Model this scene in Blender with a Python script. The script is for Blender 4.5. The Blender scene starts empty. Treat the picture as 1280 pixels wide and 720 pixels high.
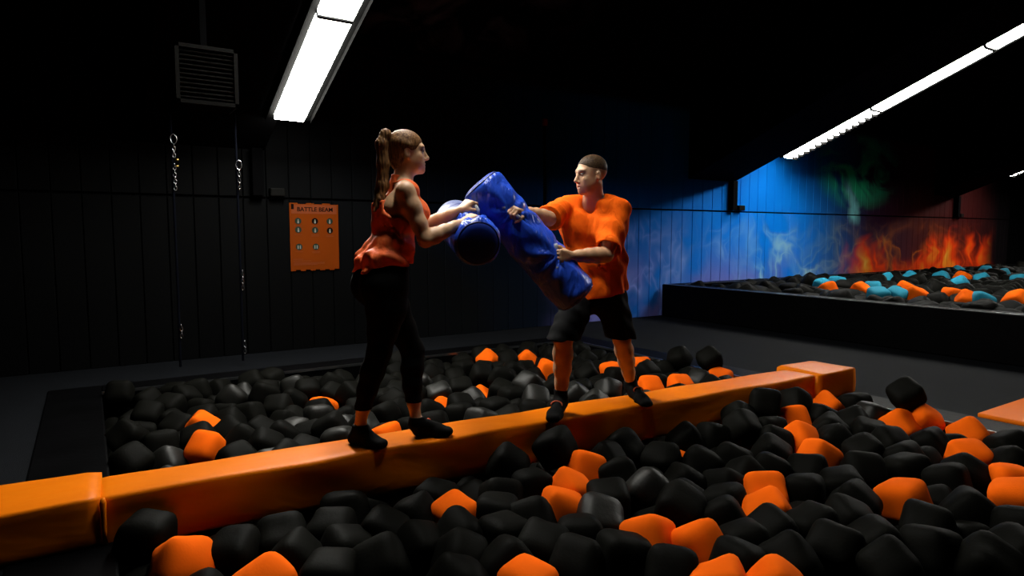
import bpy, bmesh, math, random
import numpy as np
from mathutils import Vector, Matrix, Quaternion, Euler
random.seed(7); rng = np.random.default_rng(11)
SC = bpy.context.scene
COL = SC.collection

# ------------------------------------------------------------------ camera
FPX, CAM_H = 816.0, 1.35                      # focal length in pixels of the 1280 x 720 frame
YAW, PITCH = math.radians(33.01), math.radians(4.69)
C0 = np.array([0, 0, CAM_H])
c_f = np.array([math.sin(YAW)*math.cos(PITCH), math.cos(YAW)*math.cos(PITCH), -math.sin(PITCH)])
c_r = np.array([math.cos(YAW), -math.sin(YAW), 0.0]); c_u = np.cross(c_r, c_f)
cam_d = bpy.data.cameras.new('camera'); cam = bpy.data.objects.new('camera', cam_d); COL.objects.link(cam)
cam_d.sensor_width = 36; cam_d.lens = 36*FPX/1280; cam_d.clip_start = .05; cam_d.clip_end = 200
cam.matrix_world = Matrix(((c_r[0], c_u[0], -c_f[0], 0), (c_r[1], c_u[1], -c_f[1], 0), (c_r[2], c_u[2], -c_f[2], CAM_H), (0, 0, 0, 1)))
SC.camera = cam
# ------------------------------------------------------------------ world, exposure (the hall is lit by its ceiling strips only)
w = bpy.data.worlds.new('world'); SC.world = w; w.use_nodes = True
w.node_tree.nodes['Background'].inputs[0].default_value = (.5, .6, .8, 1)
w.node_tree.nodes['Background'].inputs[1].default_value = 0.0
vs = SC.view_settings; vs.view_transform = 'Standard'; vs.look = 'None'; vs.gamma = 1; vs.use_curve_mapping = False
vs.exposure = 0.14
LAMP_STRENGTH = 55.0                           # emission of the strip lights (colour below)
LAMP_COLOR = (1.0, .98, .90, 1)

def ray(x, y): return c_f*FPX + c_r*(x-640) + c_u*(360-y)
def onz(x, y, z): d = ray(x, y); return C0 + d*(z-CAM_H)/d[2]
def ony(x, y, Y): d = ray(x, y); return C0 + d*Y/d[1]
def onx(x, y, X): d = ray(x, y); return C0 + d*X/d[0]
def topx(p): d = np.asarray(p)-C0; q = d@c_f; return 640+FPX*(d@c_r)/q, 360-FPX*(d@c_u)/q
def nrm(v): v = np.asarray(v, float); return v/np.linalg.norm(v)

# ------------------------------------------------------------------ materials
def new_mat(name):
    m = bpy.data.materials.new(name); m.use_nodes = True
    return m, m.node_tree, m.node_tree.nodes['Principled BSDF']
def mat(name, col, rough=.6, var=.25, scale=8, bump=0, bscale=60, spec=.5, metal=0, sheen=0, sss=0):
    m, t, b = new_mat(name); N, L = t.nodes.new, t.links.new
    tc = N('ShaderNodeTexCoord'); n = N('ShaderNodeTexNoise'); n.inputs['Scale'].default_value = scale; n.inputs['Detail'].default_value = 4
    L(tc.outputs['Object'], n.inputs['Vector'])
    r = N('ShaderNodeValToRGB'); r.color_ramp.elements[0].position = .3; r.color_ramp.elements[1].position = .7
    r.color_ramp.elements[0].color = (*[c*(1-var) for c in col], 1); r.color_ramp.elements[1].color = (*[min(1, c*(1+var*.6)) for c in col], 1)
    L(n.outputs['Fac'], r.inputs['Fac']); L(r.outputs['Color'], b.inputs['Base Color'])
    b.inputs['Roughness'].default_value = rough; b.inputs['Specular IOR Level'].default_value = spec; b.inputs['Metallic'].default_value = metal
    if sheen: b.inputs['Sheen Weight'].default_value = sheen
    if sss: b.inputs['Subsurface Weight'].default_value = sss; b.inputs['Subsurface Scale'].default_value = .01
    if bump:
        n2 = N('ShaderNodeTexNoise'); n2.inputs['Scale'].default_value = bscale; n2.inputs['Detail'].default_value = 3
        L(tc.outputs['Object'], n2.inputs['Vector'])
        bp = N('ShaderNodeBump'); bp.inputs['Strength'].default_value = bump; bp.inputs['Distance'].default_value = .01
        L(n2.outputs['Fac'], bp.inputs['Height']); L(bp.outputs['Normal'], b.inputs['Normal'])
    return m
def emis(name, col, s):
    m, t, b = new_mat(name); b.inputs['Base Color'].default_value = (.8, .8, .8, 1)
    b.inputs['Emission Color'].default_value = col; b.inputs['Emission Strength'].default_value = s
    return m
M = {}
M['carpet'] = mat('walkway carpet', (.0040, .0048, .0064), .9, .2, 5, .25, 160, spec=.08)
M['rim'] = mat('black vinyl rim', (.0016, .0016, .0019), .5, .3, 4, .15, 20, spec=.03)
M['pit'] = mat('pit lining', (.006, .006, .006), .8, .2)
M['steel'] = mat('steel edging', (.55, .57, .6), .28, .2, 6, metal=1)
M['ceiling'] = mat('black ceiling', (.0022, .0022, .0025), .95, .3, .5, spec=.03)
M['black'] = mat('black paint', (.0014, .0014, .0017), .85, .3, 3, spec=.03)
M['darkmetal'] = mat('dark metal', (.005, .005, .0045), .6, .2, 10, spec=.06)
M['chrome'] = mat('chrome', (.4, .4, .41), .25, .1, metal=1)
M['brass'] = mat('brass', (.8, .5, .15), .3, .1, metal=1)
M['rope'] = mat('dark blue rope', (.002, .0025, .005), .9, .3, 30, spec=.03)
M['red'] = mat('red plastic', (.8, .03, .02), .4, .1)
M['cube_black'] = mat('black foam', (.0040, .0040, .0032), .6, .4, 5, .12, 90, spec=.03)
M['cube_orange'] = mat('orange foam', (.90, .125, .004), .9, .1, 6, .08, 90, spec=.03)
M['cube_teal'] = mat('teal foam', (.02, .24, .36), .8, .12, 6, .08, 90, spec=.1)
M['lamp'] = emis('lit diffuser', LAMP_COLOR, LAMP_STRENGTH)
M['lampbody'] = mat('black lamp housing', (.0015, .0015, .0015), .8, .1, spec=.03)
M['blue'] = mat('blue vinyl', (.018, .05, .42), .32, .15, 5, .1, 25, spec=.55)
M['pale'] = mat('painted vinyl sheen', (.16, .19, .36), .3, .1, 5, .05, 25, spec=.55)  # pale colour painted as the highlight on blue vinyl
M['bluedark'] = mat('navy vinyl', (.01, .022, .15), .4, .15, 5, .1, 25)
M['strap'] = mat('pale webbing strap', (.4, .42, .5), .6, .1, 60)
M['tankpale'] = mat('pale reflective band', (.75, .6, .5), .5, .1)
M['legging'] = mat('black stretch fabric', (.0022, .0022, .0024), .8, .2, 20, spec=.06)
M['shorts'] = mat('black shorts fabric', (.0035, .0035, .004), .85, .2, 20, .1, 150, spec=.08)
M['sock'] = mat('black knit', (.003, .003, .003), .9, .2, 60, .15, 300, spec=.08)
M['sockred'] = mat('orange knit band', (.6, .08, .02), .8, .1, 60)
M['eyew'] = mat('eye white', (.42, .40, .37), .35, .05, spec=.2)
M['eyed'] = mat('dark iris', (.02, .015, .012), .15, .1)
M['teeth'] = mat('teeth', (.75, .72, .66), .3, .05)

def cloth_mat(name, col, rough, spec):
    m = mat(name, col, rough, .08, 20, .12, 220, spec=spec); t = m.node_tree; N, L = t.nodes.new, t.links.new; b = t.nodes['Principled BSDF']
    old = b.inputs['Normal'].links[0].from_socket
    tc = N('ShaderNodeTexCoord'); mp = N('ShaderNodeMapping'); mp.inputs['Rotation'].default_value = (.4, .5, .3); mp.inputs['Scale'].default_value = (1, 1, .38)
    n = N('ShaderNodeTexNoise'); n.inputs['Scale'].default_value = 17; n.inputs['Detail'].default_value = 2.5; n.inputs['Distortion'].default_value = .8
    L(tc.outputs['Object'], mp.inputs['Vector']); L(mp.outputs['Vector'], n.inputs['Vector'])
    bp = N('ShaderNodeBump'); bp.inputs['Strength'].default_value = .55; bp.inputs['Distance'].default_value = .03
    L(n.outputs['Fac'], bp.inputs['Height']); L(old, bp.inputs['Normal']); L(bp.outputs['Normal'], b.inputs['Normal'])
    return m
def hair_mat(name, c0, c1, stretch=(1, 1, .12)):
    m, t, b = new_mat(name); N, L = t.nodes.new, t.links.new
    tc = N('ShaderNodeTexCoord'); mp = N('ShaderNodeMapping'); mp.inputs['Scale'].default_value = stretch
    n = N('ShaderNodeTexNoise'); n.inputs['Scale'].default_value = 130; n.inputs['Detail'].default_value = 3
    L(tc.outputs['Object'], mp.inputs['Vector']); L(mp.outputs['Vector'], n.inputs['Vector'])
    r = N('ShaderNodeValToRGB'); r.color_ramp.elements[0].position = .32; r.color_ramp.elements[1].position = .68
    r.color_ramp.elements[0].color = (*c0, 1); r.color_ramp.elements[1].color = (*c1, 1)
    L(n.outputs['Fac'], r.inputs['Fac']); L(r.outputs['Color'], b.inputs['Base Color'])
    bp = N('ShaderNodeBump'); bp.inputs['Strength'].default_value = .5; bp.inputs['Distance'].default_value = .004
    L(n.outputs['Fac'], bp.inputs['Height']); L(bp.outputs['Normal'], b.inputs['Normal'])
    b.inputs['Roughness'].default_value = .55; b.inputs['Specular IOR Level'].default_value = .12
    return m
M['shirt'] = cloth_mat('orange cotton', (.92, .125, .004), .9, .08)
M['tank'] = cloth_mat('coral orange knit', (1.0, .16, .035), .6, .3)
M['hair_w'] = hair_mat('light brown hair', (.07, .03, .012), (.27, .135, .05), (1, 1, .15))
M['hair_m'] = hair_mat('cropped brown hair', (.02, .011, .006), (.075, .042, .02), (1, 1, 1))

def skin_mat():
    m, t, b = new_mat('skin'); N, L = t.nodes.new, t.links.new
    a = N('ShaderNodeAttribute'); a.attribute_name = 'tint'
    n = N('ShaderNodeTexNoise'); n.inputs['Scale'].default_value = 25; tc = N('ShaderNodeTexCoord'); L(tc.outputs['Object'], n.inputs['Vector'])
    mr = N('ShaderNodeMapRange'); mr.inputs['To Min'].default_value = .88; mr.inputs['To Max'].default_value = 1.08; L(n.outputs['Fac'], mr.inputs['Value'])
    mx = N('ShaderNodeMix'); mx.data_type = 'RGBA'; mx.blend_type = 'MULTIPLY'; mx.inputs['Factor'].default_value = 1
    L(a.outputs['Color'], mx.inputs['A']); L(mr.outputs['Result'], mx.inputs['B']); L(mx.outputs['Result'], b.inputs['Base Color'])
    b.inputs['Roughness'].default_value = .5; b.inputs['Subsurface Weight'].default_value = .05; b.inputs['Subsurface Scale'].default_value = .012
    b.inputs['Subsurface Radius'].default_value = (1, .35, .2)
    return m
M['skin'] = skin_mat()

# a vinyl with soft diagonal pull wrinkles (fine relief)
def vinyl(name, col, rough, wscale, rot, dist=.01, strength=.35, spec=.4):
    m, t, b = new_mat(name); N, L = t.nodes.new, t.links.new
    tc = N('ShaderNodeTexCoord'); mp = N('ShaderNodeMapping'); mp.inputs['Rotation'].default_value = rot; mp.inputs['Scale'].default_value = wscale
    n = N('ShaderNodeTexNoise'); n.inputs['Scale'].default_value = 4; n.inputs['Detail'].default_value = 3; n.inputs['Distortion'].default_value = .6
    L(tc.outputs['Object'], mp.inputs['Vector']); L(mp.outputs['Vector'], n.inputs['Vector'])
    bp = N('ShaderNodeBump'); bp.inputs['Strength'].default_value = strength; bp.inputs['Distance'].default_value = dist
    L(n.outputs['Fac'], bp.inputs['Height']); L(bp.outputs['Normal'], b.inputs['Normal'])
    n2 = N('ShaderNodeTexNoise'); n2.inputs['Scale'].default_value = 3; L(tc.outputs['Object'], n2.inputs['Vector'])
    r = N('ShaderNodeValToRGB'); r.color_ramp.elements[0].color = (*[c*.85 for c in col], 1); r.color_ramp.elements[1].color = (*[min(1, c*1.1) for c in col], 1)
    L(n2.outputs['Fac'], r.inputs['Fac']); L(r.outputs['Color'], b.inputs['Base Color'])
    b.inputs['Roughness'].default_value = rough; b.inputs['Specular IOR Level'].default_value = spec
    return m
M['beam'] = vinyl('orange vinyl', (.74, .165, .0015), .42, (.6, 1.3, 1.3), (0, .75, .1), .03, .28, .08)
M['pugil'] = vinyl('blue padded vinyl', (.022, .085, .66), .30, (4, 4, 1.0), (.5, .3, .4), .035, .7, .45)
M['pugilend'] = vinyl('navy padded vinyl', (.014, .045, .40), .6, (2, 2, 2), (.5, .3, .4), .01, .3, .12)
M['orangepad'] = vinyl('orange mat vinyl', (.86, .17, .006), .45, (1, 1, 1), (0, 0, 0), .01, .2, .03)

def mural():
    m, t, b = new_mat('flame mural paint'); N, L = t.nodes.new, t.links.new
    g = N('ShaderNodeNewGeometry'); s = N('ShaderNodeSeparateXYZ'); L(g.outputs['Position'], s.inputs[0])
    def put(sock, v):
        if isinstance(v, (int, float)): sock.default_value = v
        elif isinstance(v, tuple): sock.default_value = v
        else: L(v, sock)
    def ma(op, a, b_=0, c=0, clamp=False):
        n = N('ShaderNodeMath'); n.operation = op; n.use_clamp = clamp
        put(n.inputs[0], a); put(n.inputs[1], b_); put(n.inputs[2], c); return n.outputs[0]
    def sm(v, lo, hi, a=0., b_=1.):
        n = N('ShaderNodeMapRange'); n.interpolation_type = 'SMOOTHSTEP'; put(n.inputs[0], v); n.inputs[1].default_value = lo; n.inputs[2].default_value = hi
        n.inputs[3].default_value = a; n.inputs[4].default_value = b_; return n.outputs[0]
    def ramp(v, lo, hi, pts):
        f = ma('DIVIDE', ma('SUBTRACT', v, lo), hi-lo, clamp=True)
        n = N('ShaderNodeValToRGB'); e = n.color_ramp.elements
        while len(e) < len(pts): e.new(.5)
        for i, (x, c) in enumerate(pts): e[i].position = (x-lo)/(hi-lo)
        for i, (x, c) in enumerate(pts): e[i].position = (x-lo)/(hi-lo); e[i].color = (*c, 1)
        L(f, n.inputs[0]); return n.outputs[0]
    def mix(f, a, b_, mode='MIX'):
        n = N('ShaderNodeMix'); n.data_type = 'RGBA'; n.blend_type = mode; put(n.inputs['Factor'], f); put(n.inputs['A'], a); put(n.inputs['B'], b_); return n.outputs['Result']
    def noise(x, z, scale, detail=2, dist=0., w=0.):
        c = N('ShaderNodeCombineXYZ'); put(c.inputs[0], x); put(c.inputs[1], w); put(c.inputs[2], z)
        n = N('ShaderNodeTexNoise'); n.inputs['Scale'].default_value = scale; n.inputs['Detail'].default_value = detail; n.inputs['Distortion'].default_value = dist
        L(c.outputs[0], n.inputs['Vector']); return n.outputs['Fac']
    x, z = s.outputs[0], s.outputs[2]
    xe = ma('SUBTRACT', x, ma('MULTIPLY', sm(z, .3, 1.8, 1, 0), ma('MULTIPLY', sm(x, 6, 8.5, 1, 0), 1.2)))  # fading light painted into the base colour, darker low on the left
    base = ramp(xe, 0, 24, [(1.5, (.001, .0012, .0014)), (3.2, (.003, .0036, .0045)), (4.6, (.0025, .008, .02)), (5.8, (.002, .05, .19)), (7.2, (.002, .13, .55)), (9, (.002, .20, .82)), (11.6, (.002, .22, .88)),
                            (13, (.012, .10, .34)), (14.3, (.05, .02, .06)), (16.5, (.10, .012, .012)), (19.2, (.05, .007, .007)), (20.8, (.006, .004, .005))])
    # violet haze painted low on the blue part
    vio = ma('MULTIPLY', ma('MULTIPLY', sm(z, .1, 1.3, 1, 0), sm(noise(x, z, .9, 3, .5), .35, .6)), ma('MULTIPLY', sm(x, 5.4, 7.0), sm(x, 10, 13.5, 1, 0)))
    base = mix(vio, base, (.22, .2, .62, 1))
    # ridged wisps, pulled upwards
    xl = ma('MULTIPLY', ma('LOGARITHM', ma('MAXIMUM', x, .5), math.e), 9.)
    def ridged(scale, w_, gain, pw):
        wx = ma('ADD', ma('MULTIPLY', xl, 1.0), ma('MULTIPLY', noise(xl, z, 1.1, 2, .3, 3.+w_), 1.5)); wz = ma('ADD', ma('MULTIPLY', z, .55), ma('MULTIPLY', noise(xl, z, 1.6, 2, 0, 8.+w_), .5))
        n1 = noise(wx, wz, scale, 1.5, .25, 1.+w_)
        return ma('POWER', ma('SUBTRACT', 1., ma('MULTIPLY', ma('ABSOLUTE', ma('SUBTRACT', n1, .5)), gain), clamp=True), pw)
    ridge = ma('MAXIMUM', ridged(1.5, 0., 6., 4.), ma('MULTIPLY', ridged(2.3, 17., 6.5, 4.), .75))
    patch = sm(noise(xl, z, .9, 2, 0, 5.), .43, .62)
    low = sm(z, .6, 1.9, 1, 0)
    wisp = ma('MULTIPLY', ma('MULTIPLY', ridge, low), ma('MULTIPLY', sm(x, 5.6, 7), sm(x, 20.2, 20.8, 1, 0)))
    wisp = ma('MULTIPLY', wisp, ma('ADD', ma('MULTIPLY', patch, .8), .2))
    wcol = ramp(x, 5, 21, [(6, (.25, .22, .70)), (9, (.22, .42, .95)), (11, (.35, .75, .85)), (12.8, (.65, .85, .5)), (13.8, (1., .6, .12)), (15.2, (1., .25, .02)), (20, (.9, .06, .01))])
    col = mix(ma('MULTIPLY', wisp, 1.0, clamp=True), base, wcol)
    # full red and orange tongues on the right
    fx = ma('ADD', ma('MULTIPLY', xl, 1.25), ma('MULTIPLY', noise(xl, z, 1.5, 2, .2, 11.), 1.1))
    n2 = noise(fx, ma('MULTIPLY', z, .55), 1.5, 2, .6, 21.)
    lvl = ma('SUBTRACT', ma('ADD', ma('MULTIPLY', n2, 2.4), ma('MULTIPLY', sm(z, .55, 1.9, 1, 0), .95)), 1.68)
    red = ma('MULTIPLY', sm(lvl, 0, .55), ma('MULTIPLY', sm(x, 12.9, 14.6), sm(x, 19.6, 20.6, 1, 0)))
    rcol = ramp(lvl, 0, 1, [(0, (.5, .02, .005)), (.5, (.95, .06, .004)), (.8, (1., .3, .02)), (1, (1., .6, .1))])
    col = mix(red, col, rcol)
    # green smoke figure and pale cyan tongue under it
    dx = ma('SUBTRACT', x, 13.9); dz = ma('SUBTRACT', z, 2.75)
    rr = ma('SQRT', ma('ADD', ma('POWER', ma('MULTIPLY', dx, .62), 2.), ma('POWER', ma('MULTIPLY', dz, 1.15), 2.)))
    sk = noise(ma('MULTIPLY', x, .6), z, 1.7, 3, 1.4, 31.)
    gm = ma('MULTIPLY', sm(rr, .4, 1.15, 1, 0), sm(sk, .36, .58))
    col = mix(gm, col, (.06, .95, .48, 1))
    cx = ma('SUBTRACT', ma('ADD', x, ma('MULTIPLY', noise(x, z, 2.5, 2, 0, 41.), .5)), ma('ADD', 14.0, ma('MULTIPLY', ma('SUBTRACT', 1.75, z), .5)))
    cy = ma('MULTIPLY', sm(ma('ABSOLUTE', cx), .02, .26, 1, 0), ma('MULTIPLY', sm(z, 1.5, 1.75), sm(z, 2.2, 2.6, 1, 0)))
    col = mix(cy, col, (.3, .85, .9, 1))
    # the top of the wall stays black
    col = mix(sm(z, 3.35, 3.5), col, (.006, .006, .007, 1))
    L(col, b.inputs['Base Color']); b.inputs['Roughness'].default_value = .7; b.inputs['Specular IOR Level'].default_value = .06
    return m
def ceiling_paint():
    m = mat('black ceiling with faint painted smoke', (.0022, .0022, .0025), .95, .3, .5, spec=.03); t = m.node_tree; N, L = t.nodes.new, t.links.new; b = t.nodes['Principled BSDF']
    old = b.inputs['Base Color'].links[0].from_socket
    g = N('ShaderNodeNewGeometry'); mp = N('ShaderNodeVectorMath'); mp.operation = 'DISTANCE'; mp.inputs[1].default_value = (3.6, 6.3, 4.2); L(g.outputs['Position'], mp.inputs[0])
    r = N('ShaderNodeMapRange'); r.interpolation_type = 'SMOOTHSTEP'; r.inputs[1].default_value = .5; r.inputs[2].default_value = 2.2; r.inputs[3].default_value = 1; r.inputs[4].default_value = 0; L(mp.outputs['Value'], r.inputs[0])
    n = N('ShaderNodeTexNoise'); n.inputs['Scale'].default_value = 1.4; n.inputs['Detail'].default_value = 4; n.inputs['Distortion'].default_value = 1.6; L(g.outputs['Position'], n.inputs['Vector'])
    r2 = N('ShaderNodeMapRange'); r2.inputs[1].default_value = .48; r2.inputs[2].default_value = .72; L(n.outputs['Fac'], r2.inputs[0])
    mu = N('ShaderNodeMath'); mu.operation = 'MULTIPLY'; L(r.outputs[0], mu.inputs[0]); L(r2.outputs[0], mu.inputs[1])
    mx = N('ShaderNodeMix'); mx.data_type = 'RGBA'; L(mu.outputs[0], mx.inputs['Factor']); L(old, mx.inputs['A']); mx.inputs['B'].default_value = (.10, .11, .12, 1); L(mx.outputs['Result'], b.inputs['Base Color'])
    return m
M['ceiling_paint'] = ceiling_paint()
M['mural'] = mural()

# ------------------------------------------------------------------ builders
def link(o, parent=None):
    COL.objects.link(o)
    if parent is not None: o.parent = parent
    return o
def tag(o, label=None, cat=None, group=None, kind=None):
    if label: o['label'] = label
    if cat: o['category'] = cat
    if group: o['group'] = group
    if kind: o['kind'] = kind
    return o
def empty(name, loc=(0, 0, 0), parent=None):
    o = bpy.data.objects.new(name, None); o.location = loc; o.empty_display_size = .1
    return link(o, parent)
def mesh_obj(name, me, m, parent=None, smooth=False, origin=None):
    if isinstance(me, bmesh.types.BMesh):
        bm = me; me = bpy.data.meshes.new(name); bm.to_mesh(me); bm.free()
    if m is not None and not me.materials: me.materials.append(m)
    if smooth: me.polygons.foreach_set('use_smooth', [True]*len(me.polygons))
    o = bpy.data.objects.new(name, me)
    if origin is not None: o.location = origin
    return link(o, parent)
def box(bm, lo, hi, bev=0, seg=2):
    lo, hi = np.array(lo, float), np.array(hi, float)
    r = bmesh.ops.create_cube(bm, size=1, matrix=Matrix.Translation(Vector((lo+hi)/2)) @ Matrix.Diagonal((*(hi-lo), 1)))
    if bev:
        es = list({e for v in r['verts'] for e in v.link_edges})
        bmesh.ops.bevel(bm, geom=es, offset=bev, segments=seg, profile=.5, affect='EDGES')
    return bm
def boxm(lo, hi, bev=0, seg=2): return box(bmesh.new(), lo, hi, bev, seg)
def tube(bm, pts, r, n=10, closed=False):
    pts = [np.asarray(p, float) for p in pts]; rs = r if hasattr(r, '__len__') else [r]*len(pts)
    rings = []; ref = None
    for i, p in enumerate(pts):
        a = pts[i-1] if (i or closed) else p; b_ = pts[(i+1) % len(pts)] if (i < len(pts)-1 or closed) else p
        t = nrm(b_-a)
        if ref is None: ref = np.array([0, 0, 1.]) if abs(t[2]) < .9 else np.array([1., 0, 0])
        u = nrm(np.cross(t, ref)); v = np.cross(u, t); ref = v
        rings.append([bm.verts.new(p + (u*math.cos(k*2*math.pi/n)+v*math.sin(k*2*math.pi/n))*rs[i]) for k in range(n)])
    m_ = len(pts)
    for i in range(m_ if closed else m_-1):
        A, B = rings[i], rings[(i+1) % m_]
        for k in range(n): bm.faces.new((A[k], A[(k+1) % n], B[(k+1) % n], B[k]))
    if not closed:
        bm.faces.new(rings[0][::-1]); bm.faces.new(rings[-1])
    return bm
def struct(name, bm, m): return tag(mesh_obj(name, bm, m), kind='structure')

# ================================================================== the hall
WALL_Y, SEAM_Z = 7.78, 1.76
PX0, PX1, PY0, PY1 = .05, 5.10, .25, 6.47       # opening of the foam pit in the floor
bm = bmesh.new()
for lo, hi in (((-4, -4, -.2), (PX0-.39, WALL_Y, 0)), ((PX1+.35, -4, -.2), (24, WALL_Y, 0)), ((PX0-.39, PY1+.33, -.2), (PX1+.35, WALL_Y, 0)), ((PX0-.39, -4, -.2), (PX1+.35, PY0-.35, 0))):
    box(bm, lo, hi)
floor = struct('floor', bm, M['carpet'])
bm = bmesh.new()
for lo, hi in (((PX0-.4, PY0-.4, -1.2), (PX0, PY1+.4, -.22)), ((PX1, PY0-.4, -1.2), (PX1+.4, PY1+.4, -.22)), ((PX0, PY1, -1.2), (PX1, PY1+.4, -.22)), ((PX0, PY0-.4, -1.2), (PX1, PY0, -.22)), ((PX0, PY0, -1.2), (PX1, PY1, -1.1))):
    box(bm, lo, hi)
mesh_obj('pit_well', bm, M['pit'], floor)
for lo, hi in (((PX0-.39, PY0-.35, -.21), (PX0, PY1+.33, .012)), ((PX1, PY0-.35, -.21), (PX1+.35, PY1+.33, .012)), ((PX0, PY1, -.21), (PX1, PY1+.33, .012)), ((PX0, PY0-.35, -.21), (PX1, PY0, .012))):
    mesh_obj('pit_rim', boxm(lo, hi, .012), M['rim'], floor)
mesh_obj('metal_edging', boxm((PX0, PY1-.004, -.006), (PX1, PY1+.010, .018)), M['steel'], floor)
mesh_obj('metal_edging', boxm((PX1-.004, PY0, -.006), (PX1+.010, PY1, .018)), M['steel'], floor)

# back wall: backing sheet and upright boards in two courses, each board a piece of its own
wall = struct('wall_back', boxm((-4, WALL_Y, -.2), (24, WALL_Y+.15, 8.5)), M['black'])
def board_mesh(h):
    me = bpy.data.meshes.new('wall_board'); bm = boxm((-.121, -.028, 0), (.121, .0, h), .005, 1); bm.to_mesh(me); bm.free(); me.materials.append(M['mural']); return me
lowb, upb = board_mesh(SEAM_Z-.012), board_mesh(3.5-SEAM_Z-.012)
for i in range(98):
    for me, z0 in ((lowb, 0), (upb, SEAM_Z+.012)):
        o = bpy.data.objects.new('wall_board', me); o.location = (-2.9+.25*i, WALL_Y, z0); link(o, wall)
mesh_obj('ledge', boxm((-4, WALL_Y-.10, 3.5), (24, WALL_Y, 3.60), .01), M['darkmetal'], wall)
bm = boxm((-4.15, -4, -.2), (-4, WALL_Y, 8.5)); struct('wall_left', bm, M['black'])
bm = boxm((24, -4, -.2), (24.15, WALL_Y, 8.5)); struct('wall_right', bm, M['black'])
bm = boxm((-4, -4.15, -.2), (24, -4, 8.5)); struct('wall_front', bm, M['black'])

# ceiling: sloping deck and deep boxed roof beams falling towards the back wall
SL = math.tan(math.radians(21.6))
def roofz(y, z_wall): return z_wall + (WALL_Y-y)*SL
def slope_box(bm, x0, x1, y0, y1, zb, zt):
    vs_ = [bm.verts.new((x, y, roofz(y, z))) for x in (x0, x1) for y in (y0, y1) for z in (zb, zt)]
    for f in ((0, 1, 3, 2), (4, 6, 7, 5), (0, 4, 5, 1), (2, 3, 7, 6), (0, 2, 6, 4), (1, 5, 7, 3)): bm.faces.new([vs_[i] for i in f])
    bmesh.ops.recalc_face_normals(bm, faces=bm.faces); return bm
ceil = struct('ceiling', slope_box(bmesh.new(), -4, 24, -4, WALL_Y, 3.62, 3.8), M['ceiling_paint'])
for x1 in (1.72, 9.80, 18.34):
    mesh_obj('roof_beam', slope_box(bmesh.new(), x1-1.2, x1, -4, WALL_Y-.03, 2.28, 3.61), M['ceiling'], ceil)
    mesh_obj('beam_post', boxm((x1-.16, WALL_Y-.14, SEAM_Z+.02), (x1-.04, WALL_Y-.03, 2.30), .006), M['black'], ceil)
    mesh_obj('junction_box', boxm((x1+.03, WALL_Y-.13, SEAM_Z+.02), (x1+.19, WALL_Y-.03, SEAM_Z+.11), .01), M['darkmetal'], ceil)

# strip lights: modules of 1.66 m hung on rods in rows that follow the slope
th = math.radians(21.6); LD = np.array([0, -math.cos(th), math.sin(th)])    # from the wall towards the camera
modme = {}
def lamp_meshes():
    W, Lm = .29, 1.66; G = .085
    bm = bmesh.new(); box(bm, (-W/2-G, -.06, .0), (W/2+G, Lm-.02, .05), .006, 1); modme['housing'] = bm
    bm = bmesh.new()
    for s in (-1, 1): box(bm, (s*(W/2+G)-.005, -.02, -.047), (s*(W/2+G)+.005, Lm-.02, .0))
    modme['side_skirt'] = bm
    modme['diffuser'] = boxm((-W/2, .01, -.05), (W/2, Lm-.036, .0))
    modme['end_plate'] = boxm((-W/2-.002, Lm-.034, -.057), (W/2+.002, Lm-.004, .0))
    modme['louvre'] = boxm((-W/2-.004, -.010, -.098), (-.01, .010, -.051))
    modme['centre_rib'] = boxm((-.004, .03, -.056), (.004, Lm-.04, -.0505))
    for k in list(modme):
        me = bpy.data.meshes.new(k); modme[k].to_mesh(me); modme[k].free(); me.materials.append(M['lamp'] if k == 'diffuser' else M['lampbody']); modme[k] = me
lamp_meshes()
def strip(x, y_end, z_end, n, louvres, row, where):
    words = ['nearest the back wall', 'second from the back wall', 'third from the back wall', 'fourth from the back wall', 'fifth from the back wall', 'sixth from the back wall']
    for i in range(n):
        p = np.array([x, y_end, z_end]) + LD*1.66*i
        t = empty('strip_light', p); t.rotation_euler = (0, 0, 0)
        # local +y runs along LD, local +z is the outward (upper) normal
        yv, zv = LD, np.array([0, math.sin(th), math.cos(th)]); xv = np.cross(yv, zv)
        t.matrix_world = Matrix(((xv[0], yv[0], zv[0], p[0]), (xv[1], yv[1], zv[1], p[1]), (xv[2], yv[2], zv[2], p[2]), (0, 0, 0, 1)))
        tag(t, f'white strip light {where}, {words[i]}', 'strip light', f'strip lights of the row {where}')
        for k in ('housing', 'side_skirt', 'diffuser', 'end_plate'): link(bpy.data.objects.new(k, modme[k]), t)
        if louvres:
            link(bpy.data.objects.new('centre_rib', modme['centre_rib']), t)
            for j in range(14 if i == 0 else 0):
                o = bpy.data.objects.new('louvre', modme['louvre']); o.location = (0, j*.115+.06, 0); link(o, t)
        for yy in (.3, 1.3):
            top = (roofz(p[1]+LD[1]*yy, 3.62) - (p[2]+LD[2]*yy))
            o = mesh_obj('suspension_rod', tube(bmesh.new(), [(0, yy, .06), (0, yy+top*math.sin(th), top*math.cos(th))], .006, 6), M['black'], t)
strip(1.80, 7.0, 2.56, 3, False, 0, 'above the rules poster')
strip(10.69, 7.3, 2.76, 4, True, 1, 'over the raised foam pool')
strip(19.20, 7.0, 2.83, 3, True, 2, 'at the hall\'s far right')

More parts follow.
